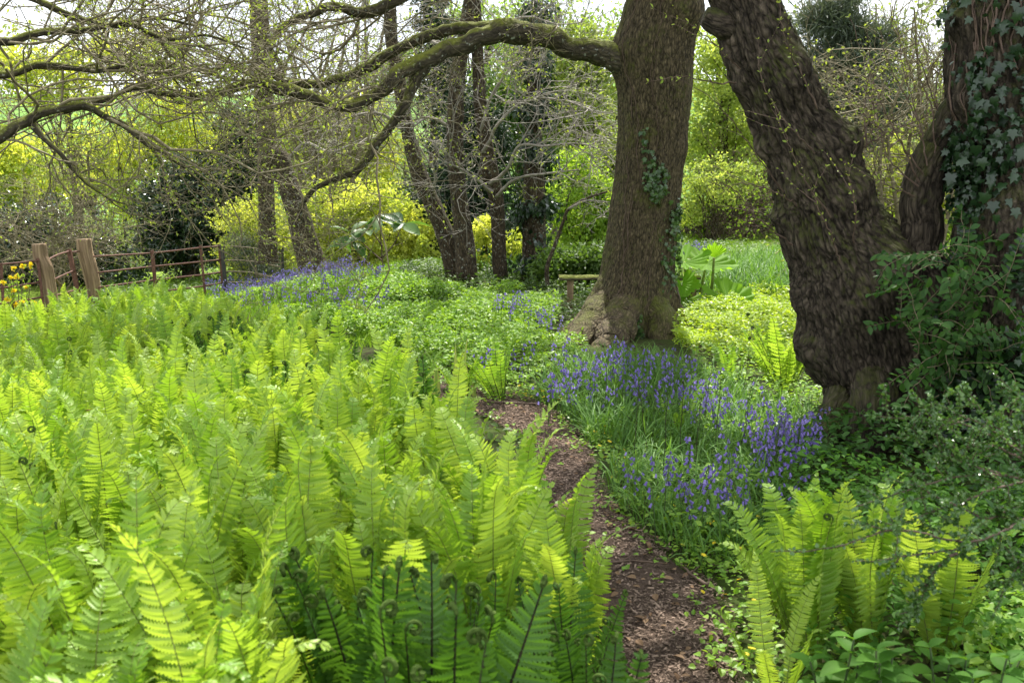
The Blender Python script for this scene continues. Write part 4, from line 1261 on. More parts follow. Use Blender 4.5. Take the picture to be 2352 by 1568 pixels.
for (x, y) in pts_f:
    z = float(H(x, y))
    pxx, pyy = proj(np.array([[x, y, z + .55]]))
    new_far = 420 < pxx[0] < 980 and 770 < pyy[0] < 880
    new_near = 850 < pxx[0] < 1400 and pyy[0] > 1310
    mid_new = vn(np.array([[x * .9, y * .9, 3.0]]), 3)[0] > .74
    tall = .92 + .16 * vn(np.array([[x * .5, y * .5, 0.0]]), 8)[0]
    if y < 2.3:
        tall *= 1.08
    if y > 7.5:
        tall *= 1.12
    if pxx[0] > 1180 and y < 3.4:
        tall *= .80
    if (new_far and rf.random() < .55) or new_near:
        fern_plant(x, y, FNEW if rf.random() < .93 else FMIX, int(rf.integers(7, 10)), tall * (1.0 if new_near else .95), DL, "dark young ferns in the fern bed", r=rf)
    else:
        fern_plant(x, y, FROND + (FMIX if mid_new else FROND), int(rf.integers(8, 12)), tall, FL, FG, r=rf, sag=.02)

p_ = g([1905], [1610])[0]
for (x, y, n_, sc_, lab) in [(1.04, 3.24, 13, .80, "lone bright fern clump on right side of path, below the bluebells"),
                            (1.27, 3.32, 14, .84, "tall bright fern in the middle of the right clump, under glossy sprays"),
                            (1.49, 3.24, 12, .78, "bright fern at the right end of the clump, beside pale herbs")]:
    fern_plant(x, y, FROND + FMIX, n_, sc_, lab, r=rf)
fern_plant(.86, 3.0, FROND, 5, .55, "small low fern leaning over the path edge at the bottom", r=rf, sag=.35)

# thin-fronded buff and lacy ferns among the bluebells
LACY = [frond(700 + k, .55, .055, 22, .15 + .1 * k, .4, .5, .10 if k % 2 else 0, .1, fold=.4, K=4, fuzz=2).mesh("frond", [M["lime"], M["rachis"], M["crozier"]], smooth=False) for k in range(4)]
LACYD = [frond(720 + k, .50, .050, 18, .15 + .1 * k, .5, .5, 0, .1, fold=.3, K=4).mesh("frond", [M["cover"], M["rachis_dark"], M["crozier"]], smooth=False) for k in range(4)]
for (px, py, me, n, sc, lab) in [(1800, 905, LACY, 14, 1.25, "upright pale fern clump beside the leaning trunk's left flank"),
                                 (1150, 925, LACYD, 9, 1.0, "dark lacy fern with wiry stalks at the far bend of the path"),
                                 (1062, 925, LACYD, 6, .8, "small lacy fern among striped spears at the path bend"),
                                 (1680, 890, LACYD, 6, .8, "lacy dark-stalked fern rising among bluebells right of the oak"),
                                 (1740, 830, LACYD, 6, .8, "wiry fern at the back of the bluebells, near bright ground cover"),
                                 (1560, 1010, LACYD, 5, .7, "lacy fern standing in the middle of the nearer bluebells")]:
    q_ = g([px], [py])[0]
    fern_plant(q_[0], q_[1], me, n, sc, lab, r=rf, name="lacy_fern")

# ------------------------------------------------------------------ ground plants
def carpet(name, label, poly, dens, mats, hgt, leaf, seed, tmpl=SMALL, flat=.55, mound=.5, keep=0.0, loc=None, mult=1.0, cat="ground cover"):
    r = np.random.default_rng(seed)
    poly = np.asarray(poly)
    a = .5 * abs(np.dot(poly[:, 0], np.roll(poly[:, 1], 1)) - np.dot(poly[:, 1], np.roll(poly[:, 0], 1)))
    n = int(a * dens)
    q = scatter(poly, n, seed)
    q = q[~inpoly(q[:, 0], q[:, 1], PATHPOLY) | (r.random(len(q)) < keep)]
    n = len(q)
    b = fbm(v3(q[:, 0] * 2.6, q[:, 1] * 2.6), 3, seed)
    top_ = hgt * (1 - mound + mound * 2 * S(b, .3, .7))
    u = r.random(n) ** .55
    C = v3(q[:, 0], q[:, 1], H(q[:, 0], q[:, 1]) + top_ * u + .01)
    D = rdir(n, r)
    D[:, 2] = D[:, 2] * .35 + .15
    Nn = rdir(n, r) * flat + np.array([0, 0, 1])
    m_ = MB()
    leaves(m_, C, D, Nn, leaf * mult * (.5 + .9 * r.random(n)), tmpl, 0)
    return tag(m_.build(name, M[mats], smooth=False), label, cat, kind="stuff")

def blades(mb, poly, dens, L, W, seed, arch=1.0, mat=0, up=.9, K=5, minpath=True, clump=0.0):
    """arching strap leaves or grass"""
    r = np.random.default_rng(seed)
    poly = np.asarray(poly)
    a = .5 * abs(np.dot(poly[:, 0], np.roll(poly[:, 1], 1)) - np.dot(poly[:, 1], np.roll(poly[:, 0], 1)))
    q = scatter(poly, int(a * dens), seed)
    if minpath:
        q = q[~inpoly(q[:, 0], q[:, 1], PATHPOLY)]
    if clump:
        w = fbm(v3(q[:, 0] * 1.7, q[:, 1] * 1.7), 3, seed)
        q = q[w > clump]
    n = len(q)
    an = r.random(n) * 6.283
    hd = np.stack([np.cos(an), np.sin(an), np.zeros(n)], -1)
    sd = np.stack([-np.sin(an), np.cos(an), np.zeros(n)], -1)
    l = L * (.55 + .7 * r.random(n))
    t = np.linspace(0, 1, K + 1)
    th0 = (.05 + .5 * r.random(n) * (2 - up))
    th = th0[:, None] + (arch * (.4 + 1.0 * r.random(n)))[:, None] * t[None] ** 1.5
    dx, dz = np.sin(th), np.cos(th)
    X = np.concatenate([np.zeros((n, 1)), np.cumsum(dx[:, :-1] * l[:, None] / K, 1)], 1)
    Z = np.concatenate([np.zeros((n, 1)), np.cumsum(dz[:, :-1] * l[:, None] / K, 1)], 1)
    wd = W * (.7 + .6 * r.random(n))[:, None] * np.interp(t, [0, .35, .75, 1], [.55, 1, .8, .05])[None]
    base = v3(q[:, 0], q[:, 1], H(q[:, 0], q[:, 1]))
    C = base[:, None] + X[..., None] * hd[:, None] + Z[..., None] * np.array([0, 0, 1.0])
    V = np.stack([C - sd[:, None] * wd[..., None] / 2, C + sd[:, None] * wd[..., None] / 2], 2)
    idx = np.arange(n * (K + 1) * 2).reshape(n, K + 1, 2)
    F = np.stack([idx[:, :-1, 0], idx[:, :-1, 1], idx[:, 1:, 1], idx[:, 1:, 0]], -1).reshape(-1, 4)
    mb.add(V, F, mat)

MOUND = gpoly([(470, 690), (640, 652), (850, 655), (1000, 668), (1180, 690), (1290, 730), (1265, 785), (1200, 838), (1150, 885), (1060, 880), (975, 870), (930, 815), (850, 785), (700, 770), (560, 745)])
carpet("ground_cover", "low leafy ground cover mounded in sunlight before the woodland trunks", MOUND, 2300, "cover", .20, .046, 801, mult=1.0)
BACK = np.array([[-4.6, 13.2], [-2.6, 12.2], [2.2, 11.3], [2.6, 14.5], [1.8, 18.5], [-5.6, 18.8]])
carpet("ground_cover", "thin leafy growth around the feet of the woodland trunks", BACK, 700, "mid", .16, .05, 802)
m_ = MB()
blades(m_, np.array([[-7.5, 12.8], [-1.8, 12.0], [-2.0, 19], [-7.0, 21]]), 620, .26, .010, 803, .9)
blades(m_, gpoly([(790, 800), (820, 745), (960, 735), (1010, 760), (940, 800)]), 1800, .10, .005, 804, .8)
tag(m_.build("long_grass", M["grass"], smooth=False), "long bright grass on the mound by the fence and far bluebells", "grass", kind="stuff")
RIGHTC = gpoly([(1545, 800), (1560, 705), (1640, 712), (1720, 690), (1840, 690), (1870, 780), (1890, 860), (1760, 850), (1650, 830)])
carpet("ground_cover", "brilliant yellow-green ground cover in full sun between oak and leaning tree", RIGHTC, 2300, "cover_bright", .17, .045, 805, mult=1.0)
m_ = MB()
LAWN = np.array([[2.6, 17], [10.5, 16], [16, 30], [4.5, 30]])
blades(m_, LAWN, 260, .06, .010, 806, .8, K=2)
tag(m_.build("lawn_grass", M["grass"], smooth=False), "short mown lawn under the far right shrubs", "grass", kind="stuff")
m_ = MB()
blades(m_, gpoly([(1600, 690), (1650, 620), (1835, 600), (1850, 690), (1720, 700)]), 420, .46, .014, 807, 1.4, up=1.1)
blades(m_, np.array([[.6, 15.2], [2.4, 14.6], [2.6, 19], [.8, 19]]), 260, .42, .014, 808, 1.4, up=1.1)
blades(m_, np.array([[-.9, 16.2], [.2, 15.6], [.2, 18], [-.9, 18]]), 200, .5, .014, 809, 1.3)
tag(m_.build("strappy_grass", M["blade"], smooth=False), "clumps of tall arching strap leaves behind the bench and big leaves", "grass", kind="stuff")

BB1 = gpoly([(1205, 905), (1215, 870), (1300, 822), (1380, 800), (1500, 800), (1600, 822), (1700, 868), (1800, 905), (1880, 940), (1885, 1010), (1760, 1020), (1620, 985), (1480, 985), (1330, 968), (1250, 935)], .18)
BB2 = gpoly([(1395, 1060), (1480, 1010), (1640, 1000), (1850, 1000), (1870, 1075), (1800, 1140), (1720, 1215), (1620, 1290), (1500, 1260), (1430, 1190), (1400, 1120)], .12)
m_ = MB()
blades(m_, BB1, 1350, .30, .008, 811, 1.6, up=.8)
blades(m_, BB2, 1150, .27, .008, 812, 1.7, up=.7)
tag(m_.build("bluebell_leaves", M["blade"], smooth=False), "glossy strap leaves arching beneath the bluebell flowers right of the path", "foliage", kind="stuff")
SIDE = gpoly([(1345, 1010), (1440, 985), (1640, 985), (1880, 930), (1880, 1080), (1760, 1200), (1690, 1330), (1560, 1300), (1440, 1190), (1375, 1080)])
carpet("ground_cover", "small fresh leaves growing thickly among the nearer bluebells", SIDE, 900, "cover", .13, .034, 813)
carpet("ground_cover", "fresh leaves between the bluebell bed and the pale fern", gpoly([(1560, 900), (1600, 830), (1720, 850), (1890, 880), (1895, 960), (1760, 1000), (1620, 960)]), 900, "cover", .16, .036, 814)
carpet("ground_cover", "leafy cover round the spreading oak root above the path bend", gpoly([(1140, 890), (1200, 838), (1270, 785), (1340, 742), (1345, 830), (1260, 875)]), 1700, "cover", .09, .040, 822)
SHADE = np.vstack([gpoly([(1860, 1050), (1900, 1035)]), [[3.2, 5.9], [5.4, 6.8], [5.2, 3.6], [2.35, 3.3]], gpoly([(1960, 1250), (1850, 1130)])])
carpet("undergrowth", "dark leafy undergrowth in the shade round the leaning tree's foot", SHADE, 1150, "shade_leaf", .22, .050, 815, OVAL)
CORNER = np.array([[1.5, 3.5], [2.9, 4.0], [3.4, 3.2], [2.2, 1.6], [1.35, 2.3]])
carpet("ground_cover", "pale fresh herbs and little leaves filling the lower right corner", CORNER, 2300, "cover", .14, .036, 816, ROUND)
carpet("undergrowth", "low leafy growth under the lone bright fern clump", np.array([[.95, 2.9], [1.6, 2.9], [2.7, 3.3], [2.7, 4.6], [1.5, 5.3], [1.15, 4.4]]), 1500, "alkanet", .20, .042, 821, OVAL)
EDGES = np.array([[.62, 2.3], [1.3, 2.3], [1.4, 4.4], [1.2, 5.0], [.75, 4.7]])
carpet("celandine_leaves", "tiny round celandine leaves creeping over the right path edge", EDGES, 1500, "cover", .05, .026, 817, ROUND, keep=.30)
carpet("ground_cover", "low green leaves carpeting the far path bend below the mound", gpoly([(960, 905), (985, 870), (1180, 870), (1250, 905), (1240, 925), (1150, 935)]), 1600, "cover", .07, .03, 818, keep=.35)
carpet("undergrowth", "sparse shaded leaves on the soil under the fern bed", np.array([[-7, 9], [-4, 4], [-1, 1.2], [.4, 3.2], [.2, 6], [-1, 8], [-3, 11.5], [-6.5, 13]]), 150, "mid", .15, .05, 819)
carpet("ground_cover", "mixed green leaves along the back of the garden", np.array([[-9, 18.5], [8, 13], [3.5, 9.8], [9, 10], [14, 22], [-9, 27]]), 240, "mid", .14, .07, 820)

r_ = np.random.default_rng(823)
k_ = r_.integers(20, 160, 2600)
sd_ = r_.random(2600) < .6
e_ = np.where(sd_[:, None], PRs[k_], PLs[k_])
o_ = np.where(sd_[:, None], PLs[k_], PRs[k_])
w_ = (r_.random(2600) ** 2.2 * .42)[:, None]
q = e_ * (1 - w_) + o_ * w_ + r_.normal(size=(2600, 2)) * .03
q = q[(fbm(v3(q[:, 0] * 4, q[:, 1] * 4), 3, 9) > .45) & (q[:, 1] > 1.8)]
m_ = MB()
leaves(m_, v3(q[:, 0], q[:, 1], H(q[:, 0], q[:, 1]) + .03 + .03 * r_.random(len(q))), rdir(len(q), r_) * [1, 1, .3], rdir(len(q), r_) * .5 + [0, 0, 1], .016 + .018 * r_.random(len(q)), ROUND)
tag(m_.build("path_weeds", M["cover"], smooth=False), "tiny weeds and seedlings creeping in from the path edges", "weeds", kind="stuff")

# celandine flowers
def flower8(r_):
    m_ = MB()
    a = np.arange(8) * math.pi / 4
    d = np.stack([np.cos(a), np.sin(a), np.full(8, .25)], -1)
    leaves(m_, np.tile([0, 0, .07], (8, 1)), d, np.tile([0, 0, 1.0], (8, 1)), .013, SMALL, 0)
    tubes(m_, np.array([[0, 0, 0], [0, .002, .035], [0, 0, .07]]), np.full(3, .0012), 3, 1)
    return m_
f8 = flower8(1).mesh("celandine", [M["yellow"], M["stem"]], smooth=False)
qs = np.vstack([scatter(EDGES, 46, 5), scatter(CORNER, 22, 6), scatter(gpoly([(1345, 1010), (1420, 1000), (1440, 1130), (1390, 1100)]), 22, 7), scatter(gpoly([(1150, 915), (1260, 905), (1330, 960), (1200, 930)]), 18, 8)])
for i, (x, y) in enumerate(qs):
    o = bpy.data.objects.new("celandine", f8)
    o.location = (x, y, float(H(x, y)) + .012)
    o.rotation_euler = (rf.normal() * .3, rf.normal() * .3, rf.random() * 6)
    s = .8 + .5 * rf.random()
    o.scale = (s, s, s)
    COL.objects.link(o)
    tag(o, "tiny yellow celandine flower open beside the path or in the corner herbs", "flower", "celandine flowers beside the path")

# bluebells
def bluebell(seed):
    r = np.random.default_rng(seed)
    m_ = MB()
    h = .30 + .06 * r.random()
    t = np.linspace(0, 1, 12)
    th = .04 + 1.7 * S(t, .62, 1.0)
    X = np.concatenate([[0], np.cumsum(np.sin(th)[:-1] * h / 11)])
    Z = np.concatenate([[0], np.cumsum(np.cos(th)[:-1] * h / 11)])
    C = v3(X, .008 * np.sin(t * 4 + seed), Z)
    tubes(m_, C, np.linspace(.0024, .0012, 12), 4, 1)
    nb = 5 + int(r.integers(0, 4))
    for k in range(nb):
        i = 6 + int(5 * k / nb + r.random() * .8)
        p0 = C[min(i, 11)]
        sd = (-1) ** k * (.4 + .6 * r.random())
        pd = nrm(np.array([.7, sd, .2]))
        p1 = p0 + pd * .011
        ax = nrm(np.array([.35 + .2 * r.normal(), sd * .45, -1.0]))
        K = 5
        s = np.linspace(0, 1, K)
        ln = .018
        pts = p1 + ax * (s * ln)[:, None]
        tubes(m_, np.vstack([p0, p1]), np.array([.0009, .0009]), 3, 1)
        tubes(m_, pts, np.array([.0028, .0046, .0050, .0052, .0074]), 6, 0, cap=False)
    return m_
BBM = [bluebell(70 + k) for k in range(5)]
BBmesh = [b.mesh("bluebell", [M["petal"], M["stem"]]) for b in BBM]
near = np.vstack([scatter(gpoly([(1400, 1075), (1470, 1035), (1660, 1020), (1850, 1005), (1860, 1065), (1780, 1120), (1680, 1160), (1600, 1160), (1400, 1080)], .27), 46, 91),
                  scatter(gpoly([(1700, 990), (1780, 965), (1890, 960), (1885, 1020), (1760, 1030)], .27), 30, 92),
                  scatter(gpoly([(1225, 890), (1300, 835), (1400, 790), (1520, 800), (1640, 860), (1850, 930), (1880, 985), (1700, 975), (1600, 945), (1450, 915), (1330, 915)], .27), 88, 93)])
for i, (x, y) in enumerate(near[:295]):
    o = bpy.data.objects.new("bluebell", BBmesh[i % 5])
    o.location = (x, y, float(H(x, y)))
    o.rotation_euler = (rf.normal() * .22, rf.normal() * .22, rf.random() * 6.283)
    s = .85 + .4 * rf.random()
    o.scale = (s, s, s)
    COL.objects.link(o)
    tag(o, "violet bluebell nodding above strap leaves right of the path", "bluebell", "bluebells right of the path")
farq = np.vstack([scatter(gpoly([(1235, 895), (1310, 840), (1400, 805), (1520, 825), (1650, 880), (1700, 925), (1560, 915), (1400, 890)], .27), 54, 94),
                  scatter(gpoly([(455, 668), (560, 648), (640, 632), (740, 628), (850, 634), (890, 650), (800, 656), (640, 664), (520, 676)], .22), 520, 95),
                  scatter(gpoly([(430, 690), (560, 670), (760, 680), (900, 680), (880, 705), (700, 712), (560, 705)], .27), 62, 96),
                  scatter(gpoly([(1120, 700), (1200, 700), (1310, 730), (1280, 745), (1180, 725)], .27), 27, 97),
                  scatter(gpoly([(1050, 800), (1300, 780), (1290, 840), (1100, 840)], .27), 14, 98),
                  scatter(gpoly([(1570, 575), (1640, 570), (1640, 580), (1570, 585)], .27), 16, 99),
                  scatter(gpoly([(1650, 1000), (1850, 950), (1880, 1000), (1700, 1040)], .27), 20, 100)])
m_ = MB()
r_ = np.random.default_rng(77)
pick = r_.integers(0, 5, len(farq))
for k in range(5):
    q_ = farq[pick == k]
    lift = np.where(q_[:, 1] > 10.5, .05, 0.0)
    stamp(m_, BBM[k], v3(q_[:, 0], q_[:, 1], H(q_[:, 0], q_[:, 1]) + lift), r_.random(len(q_)) * 6.283, (.9 + .4 * r_.random(len(q_))) * np.where(q_[:, 1] > 10.5, 1.1, 1.0))
tag(m_.build("bluebells", [M["petal"], M["stem"]]), "drifts of violet bluebells on the mound and behind the oak root", "bluebells", kind="stuff")

# dark wiry seed stalks, striped spears, herbs
for k, (px, py, h_) in enumerate([(1455, 1090, .46), (1520, 1130, .52), (1560, 1080, .55), (1592, 1120, .50), (1640, 1060, .58), (1490, 1060, .48), (1690, 1100, .52), (1610, 1010, .5), (1700, 960, .6)]):
    p = g([px], [py])[0]
    r_ = np.random.default_rng(1500 + k)
    m_ = MB()
    c = p + np.stack([np.linspace(0, r_.normal() * .05, 9), np.linspace(0, r_.normal() * .05, 9), np.linspace(0, h_, 9)], -1) + r_.normal(size=(9, 3)) * .003
    tubes(m_, c, np.linspace(.0028, .0012, 9), 4)
    for j in range(4):
        e = c[5 + j % 4] + np.linspace(0, 1, 4)[:, None] * (nrm(r_.normal(size=3) + [0, 0, .8]) * .07)
        tubes(m_, e, np.array([.0012, .001, .001, .0028]), 4)
    tag(m_.build("dry_stalk", M["rachis_dark"], loc=p), "dark wiry dry stalk standing up through the bluebell bed", "stalk", "dry stalks among the bluebells")

def herb(x, y, label, n=7, h=.36, leaf=.10, seed=0, mat="alkanet", name="broad_leaved_herb", cat="herb", group=None, spread=.14):
    r = np.random.default_rng(seed)
    root = thing(name, label, cat, (x, y, float(H(x, y))), group)
    o = np.array([x, y, float(H(x, y))])
    for k in range(n):
        a = r.random() * 6.283
        hh = h * (.6 + .5 * r.random())
        e = o + np.array([math.cos(a) * spread * r.random() * 1.4, math.sin(a) * spread * r.random() * 1.4, hh])
        mid_ = (o + e) / 2 + np.array([math.cos(a), math.sin(a), 0]) * .03
        c = catmull(np.array([o - [0, 0, .02], mid_, e]), 10)
        m1, m2 = MB(), MB()
        tubes(m1, c, np.linspace(.006, .003, 10), 5)
        for j, i in enumerate(range(3, 10)):
            an = j * 1.57 + r.random() * .5
            for s_ in (0, math.pi):
                d = np.array([math.cos(an + s_), math.sin(an + s_), .25 + .4 * (i > 7)])
                leaves(m2, c[i:i + 1] + [[0, 0, 0]], d[None], np.array([[0, 0, 1.0]]) + rdir(1, r) * .25, leaf * (1.2 - .07 * i) * (.8 + .4 * r.random()), HERB)
        st = m1.build("stem", M["stem"], root)
        m2.build("leaf_whorl", M[mat], root)
HERB = oval(.30, .22, 5, .85)
herb(1.02, 2.72, "broad-leaved herb with pointed paired leaves, in front of lone fern clump", 7, .34, .125, 1)
herb(1.36, 2.74, "second broad-leaved herb, right in front of the lone fern clump", 8, .36, .10, 2)
herb(.84, 2.48, "small broad-leaved herb by the path edge at the bottom", 5, .22, .08, 3)
herb(1.55, 2.50, "pale-leaved herb in the lower right herbs beyond the fern", 6, .28, .08, 4)
herb(2.05, 3.25, "leafy herb standing among pale herbs near the right edge", 6, .30, .09, 5)
herb(2.25, 3.7, "tall leafy herb under the glossy sprays at the right edge", 6, .34, .09, 6)

def spear_clump():
    q_ = g([1065], [918])[0]
    root = thing("striped_iris", "clump of cream striped spear leaves between ferns and path bend", "iris", q_)
    for k, (px, w, h) in enumerate([(1047, .022, .44), (1062, .020, .48), (1075, .018, .40), (1003, .03, .30), (1088, .016, .28)]):
        b = g([px], [918])[0]
        t = np.linspace(0, 1, 8)
        lx = .05 * math.sin(k * 2.1)
        C = b + np.stack([lx * t ** 2, .02 * t, h * t], -1)
        wd = w * np.interp(t, [0, .4, 1], [.9, 1, .03])
        V = np.stack([C - [[1, .2, 0]] * wd[:, None], C + [[0, -.004, 0]], C + [[1, -.2, 0]] * wd[:, None]], 1)
        idx = np.arange(24).reshape(8, 3)
        F = np.vstack([np.stack([idx[:-1, j], idx[:-1, j + 1], idx[1:, j + 1], idx[1:, j]], -1) for j in (0, 1)])
        MB().add(V, F).build("spear_leaf", M["striped"], root)
spear_clump()

# sprays of a small-leaved glossy shrub hanging over the right foreground
cot_b = np.array([2.9, 3.2, float(H(2.9, 3.2))])
cot = thing("glossy_shrub", "sprawling shrub of tiny shining leaves arching over right fern", "shrub", cot_b)
SPR = [[(2420, 1120, 2.75), (2300, 1085, 2.75), (2180, 1090, 2.7), (2060, 1120, 2.65), (1960, 1150, 2.6)],
       [(2430, 1160, 2.6), (2320, 1210, 2.6), (2200, 1270, 2.55), (2080, 1290, 2.5), (1960, 1300, 2.5)],
       [(2420, 1140, 2.6), (2330, 1200, 2.55), (2220, 1240, 2.5), (2060, 1210, 2.45), (1900, 1248, 2.4), (1770, 1250, 2.4)],
       [(2400, 1060, 2.9), (2300, 980, 2.9), (2240, 920, 2.85), (2205, 880, 2.85)], [(2390, 1040, 2.9), (2290, 1000, 2.9), (2180, 960, 2.85), (2080, 950, 2.8), (1985, 940, 2.8)],
       [(2420, 1090, 2.8), (2330, 1030, 2.8), (2250, 980, 2.75), (2190, 950, 2.7), (2170, 910, 2.7)], [(2300, 1090, 2.75), (2210, 1060, 2.75), (2130, 1010, 2.75), (2085, 970, 2.7)],
       [(2260, 1080, 2.7), (2190, 1050, 2.7), (2150, 1000, 2.7), (2140, 960, 2.7)], [(2200, 1270, 2.5), (2140, 1310, 2.5), (2110, 1370, 2.5), (2080, 1420, 2.5)],
       [(2420, 1020, 2.9), (2350, 940, 2.9), (2330, 880, 2.9)], [(2410, 1230, 2.6), (2350, 1290, 2.6), (2310, 1350, 2.55)], [(2380, 1100, 2.75), (2280, 1130, 2.7), (2170, 1170, 2.65), (2060, 1220, 2.6)],
       [(2360, 1060, 2.8), (2270, 1020, 2.8), (2200, 1030, 2.75), (2120, 1060, 2.7)], [(2340, 1160, 2.7), (2260, 1180, 2.65), (2160, 1130, 2.6), (2090, 1080, 2.6)]]
mb, mc = MB(), MB()
for k, pts in enumerate(SPR):
    r = np.random.default_rng(600 + k)
    c = catmull(np.array([P(*p) for p in pts]), 60)
    if k < 3 or k in (3, 4):
        root_ = cot_b + [.1 * (k - 2), .05 * k, 0]
        lead = catmull(np.array([root_, (root_ + c[0]) / 2 + [.12, 0, .12], c[0]]), 14)
        tubes(mb, lead, np.linspace(.008, .0045, 14), 5)
    c += np.cumsum(r.normal(size=(60, 3)) * .0012, 0)
    tubes(mb, c, np.linspace(.0042, .0012, 60), 5)
    T = nrm(np.gradient(c, axis=0))
    chains = [(c, T)]
    for j in range(9):
        i = r.integers(6, 54)
        d = nrm(T[i] * .6 + rdir(1, r)[0] * .8 + [0, 0, .15])
        e = c[i] + d * np.linspace(0, .05 + .10 * r.random(), 14)[:, None] + np.cumsum(r.normal(size=(14, 3)) * .0012, 0)
        tubes(mb, e, np.linspace(.0018, .0008, 14), 3)
        chains.append((e, nrm(np.gradient(e, axis=0))))
    for (e, Te) in chains:
        i = np.repeat(np.arange(2, len(e)), 3)
        n = len(i)
        leaves(mc, e[i] + r.normal(size=(n, 3)) * .002, Te[i] * .5 + rdir(n, r), rdir(n, r) * .8 + [0, -.2, .8], .0125 * (.6 + .7 * r.random(n)), ROUND)
mb.build("stems", M["brown_twig"], cot)
mc.build("foliage", M["gloss"], cot, smooth=False)

# big-leaved waterside plant beyond the oak
def palm_leaf(mb, c, normal, forward, R, cup, seed, fold=1.0, mat=0):
    r = np.random.default_rng(seed)
    n = 84
    a = np.linspace(-math.pi * .92, math.pi * .92, n) * fold
    lob = 1 + .10 * np.cos(5 * a / fold) + .045 * np.cos(19 * a / fold) + .03 * r.normal(size=n)
    Z = nrm(np.asarray(normal, float))
    D = nrm(np.asarray(forward, float) - Z * (Z @ np.asarray(forward, float)))
    X = np.cross(D, Z)
    rings = [np.asarray(c, float)[None].repeat(n, 0)]
    V = []
    for k, f in enumerate((.04, .3, .6, .85, 1.0)):
        rr = R * f * (1 + (lob - 1) * f ** 2)
        z = cup * R * f ** 2 + .06 * R * f * np.cos(14 * a / fold)
        V.append(np.asarray(c) + (np.cos(a) * rr)[:, None] * D + (np.sin(a) * rr)[:, None] * X + z[:, None] * Z)
    V = np.stack(V)
    idx = np.arange(5 * n).reshape(5, n)
    mb.add(V, np.stack([idx[:-1, :-1], idx[:-1, 1:], idx[1:, 1:], idx[1:, :-1]], -1).reshape(-1, 4), mat)
gun_b = base_of(1605, 715, 12.6)
gun = thing("giant_rhubarb", "giant lobed bright leaves on thick stalks right behind the oak", "plant", gun_b)
for k, (px, py, d, R, nv, fw, cup, fold) in enumerate([(1572, 602, 12.4, .32, (-.1, -.35, .9), (-.4, -.5, .2), .20, 1), (1622, 606, 12.8, .36, (.1, -.30, .9), (.8, -.3, 0), .18, 1), (1672, 688, 12.2, .32, (.15, -.5, .75), (.6, -.6, -.1), .22, 1),
                                                       (1566, 655, 12.3, .22, (-.1, -.6, .7), (0, -.5, -.5), .2, 1), (1572, 690, 12.2, .20, (0, -.4, .8), (-.5, -.5, 0), .2, 1), (1640, 592, 12.5, .17, (0, -.8, .15), (0, .15, 1), .25, .38)]):
    c = P(px, py, d)
    a_, b_ = MB(), MB()
    palm_leaf(a_, c, nv, fw, R, cup, 30 + k, fold)
    w = catmull(np.array([gun_b + [0, 0, -.05], gun_b * .5 + c * .5 + [.02 * (k - 2), 0, -.08], c]), 14)
    tubes(b_, w, np.linspace(.026, .014, 14), 8)
    lf = a_.build("leaf", M["gunnera"], gun)
    b_.build("stalk", M["rachis"], gun)

# magnolia-like young evergreen with big leaves
mg_b = base_of(880, 652, 16)
mg = thing("young_magnolia", "young evergreen with huge shiny leaves before the golden shrub", "shrub", mg_b)
mb, mc = MB(), MB()
MS = [[(882, 650), (878, 590), (872, 520), (868, 492)], [(879, 600), (845, 570), (820, 545), (806, 533)], [(880, 590), (905, 560), (918, 530), (925, 510)], [(880, 630), (850, 610), (825, 580), (812, 555)], [(878, 565), (860, 540), (845, 525)], [(885, 655), (880, 645), (872, 640)]]
BIG = oval(.21, .16, 6, 1.1)
r_ = np.random.default_rng(8)
for k, pts in enumerate(MS):
    c = catmull(np.array([P(px, py, 16 - .03 * i * (k % 3)) for i, (px, py) in enumerate(pts)]), 20)
    tubes(mb, c, np.linspace(.013, .006, 20), 5)
    n = (7, 7, 7, 3, 4, 4)[k]
    a = np.arange(n) * 2.4 + k
    D = np.stack([np.cos(a), np.sin(a) * .8 - .2, .35 * r_.normal(size=n)], -1)
    leaves(mc, np.repeat(c[-1:], n, 0) - (np.arange(n) * .012)[:, None] * [0, 0, 1], D, np.tile([0, -.35, .9], (n, 1)) + r_.normal(size=(n, 3)) * .25, .42 * (.7 + .45 * r_.random(n)), BIG)
mb.build("stems", M["brown_twig"], mg)
mc.build("foliage", M["magnolia"], mg)

# yellow azalea by the left edge
az_b = base_of(45, 760, 15.2)
az = thing("yellow_azalea", "azalea with golden yellow flower trusses at the left edge", "shrub", az_b)
mb, mc, md = MB(), MB(), MB()
for k, (px, py) in enumerate([(30, 618), (52, 612), (72, 610), (24, 640), (40, 636), (62, 662), (30, 668), (18, 690), (50, 696), (35, 700), (78, 698), (8, 650), (12, 720), (60, 722)]):
    e = P(px, py, 15.1 - .08 * (k % 4))
    c = catmull(np.array([az_b + [0, 0, 0], az_b * .45 + e * .55 + [.03 * (k % 3 - 1), 0, 0], e]), 12)
    tubes(mb, c, np.linspace(.010, .004, 12), 4)
    n = 16
    leaves(mc, np.repeat(e[None], n, 0), rdir(n) + [0, -.2, .5], rdir(n), .052 * (.8 + .5 * rng.random(n)), SMALL)
    leaves(md, np.repeat(c[8:12], 3, 0), rdir(12), rdir(12) + [0, 0, .6], .06, SMALL)
mb.build("stems", M["brown_twig"], az)
mc.build("blossom", M["yellow"], az, smooth=False)
md.build("foliage", M["lime"], az, smooth=False)
bud_b = base_of(228, 990, 5.1)
bt = thing("young_azalea", "small twiggy seedling with reddish buds among the left ferns", "shrub", bud_b)
mb, mc = MB(), MB()
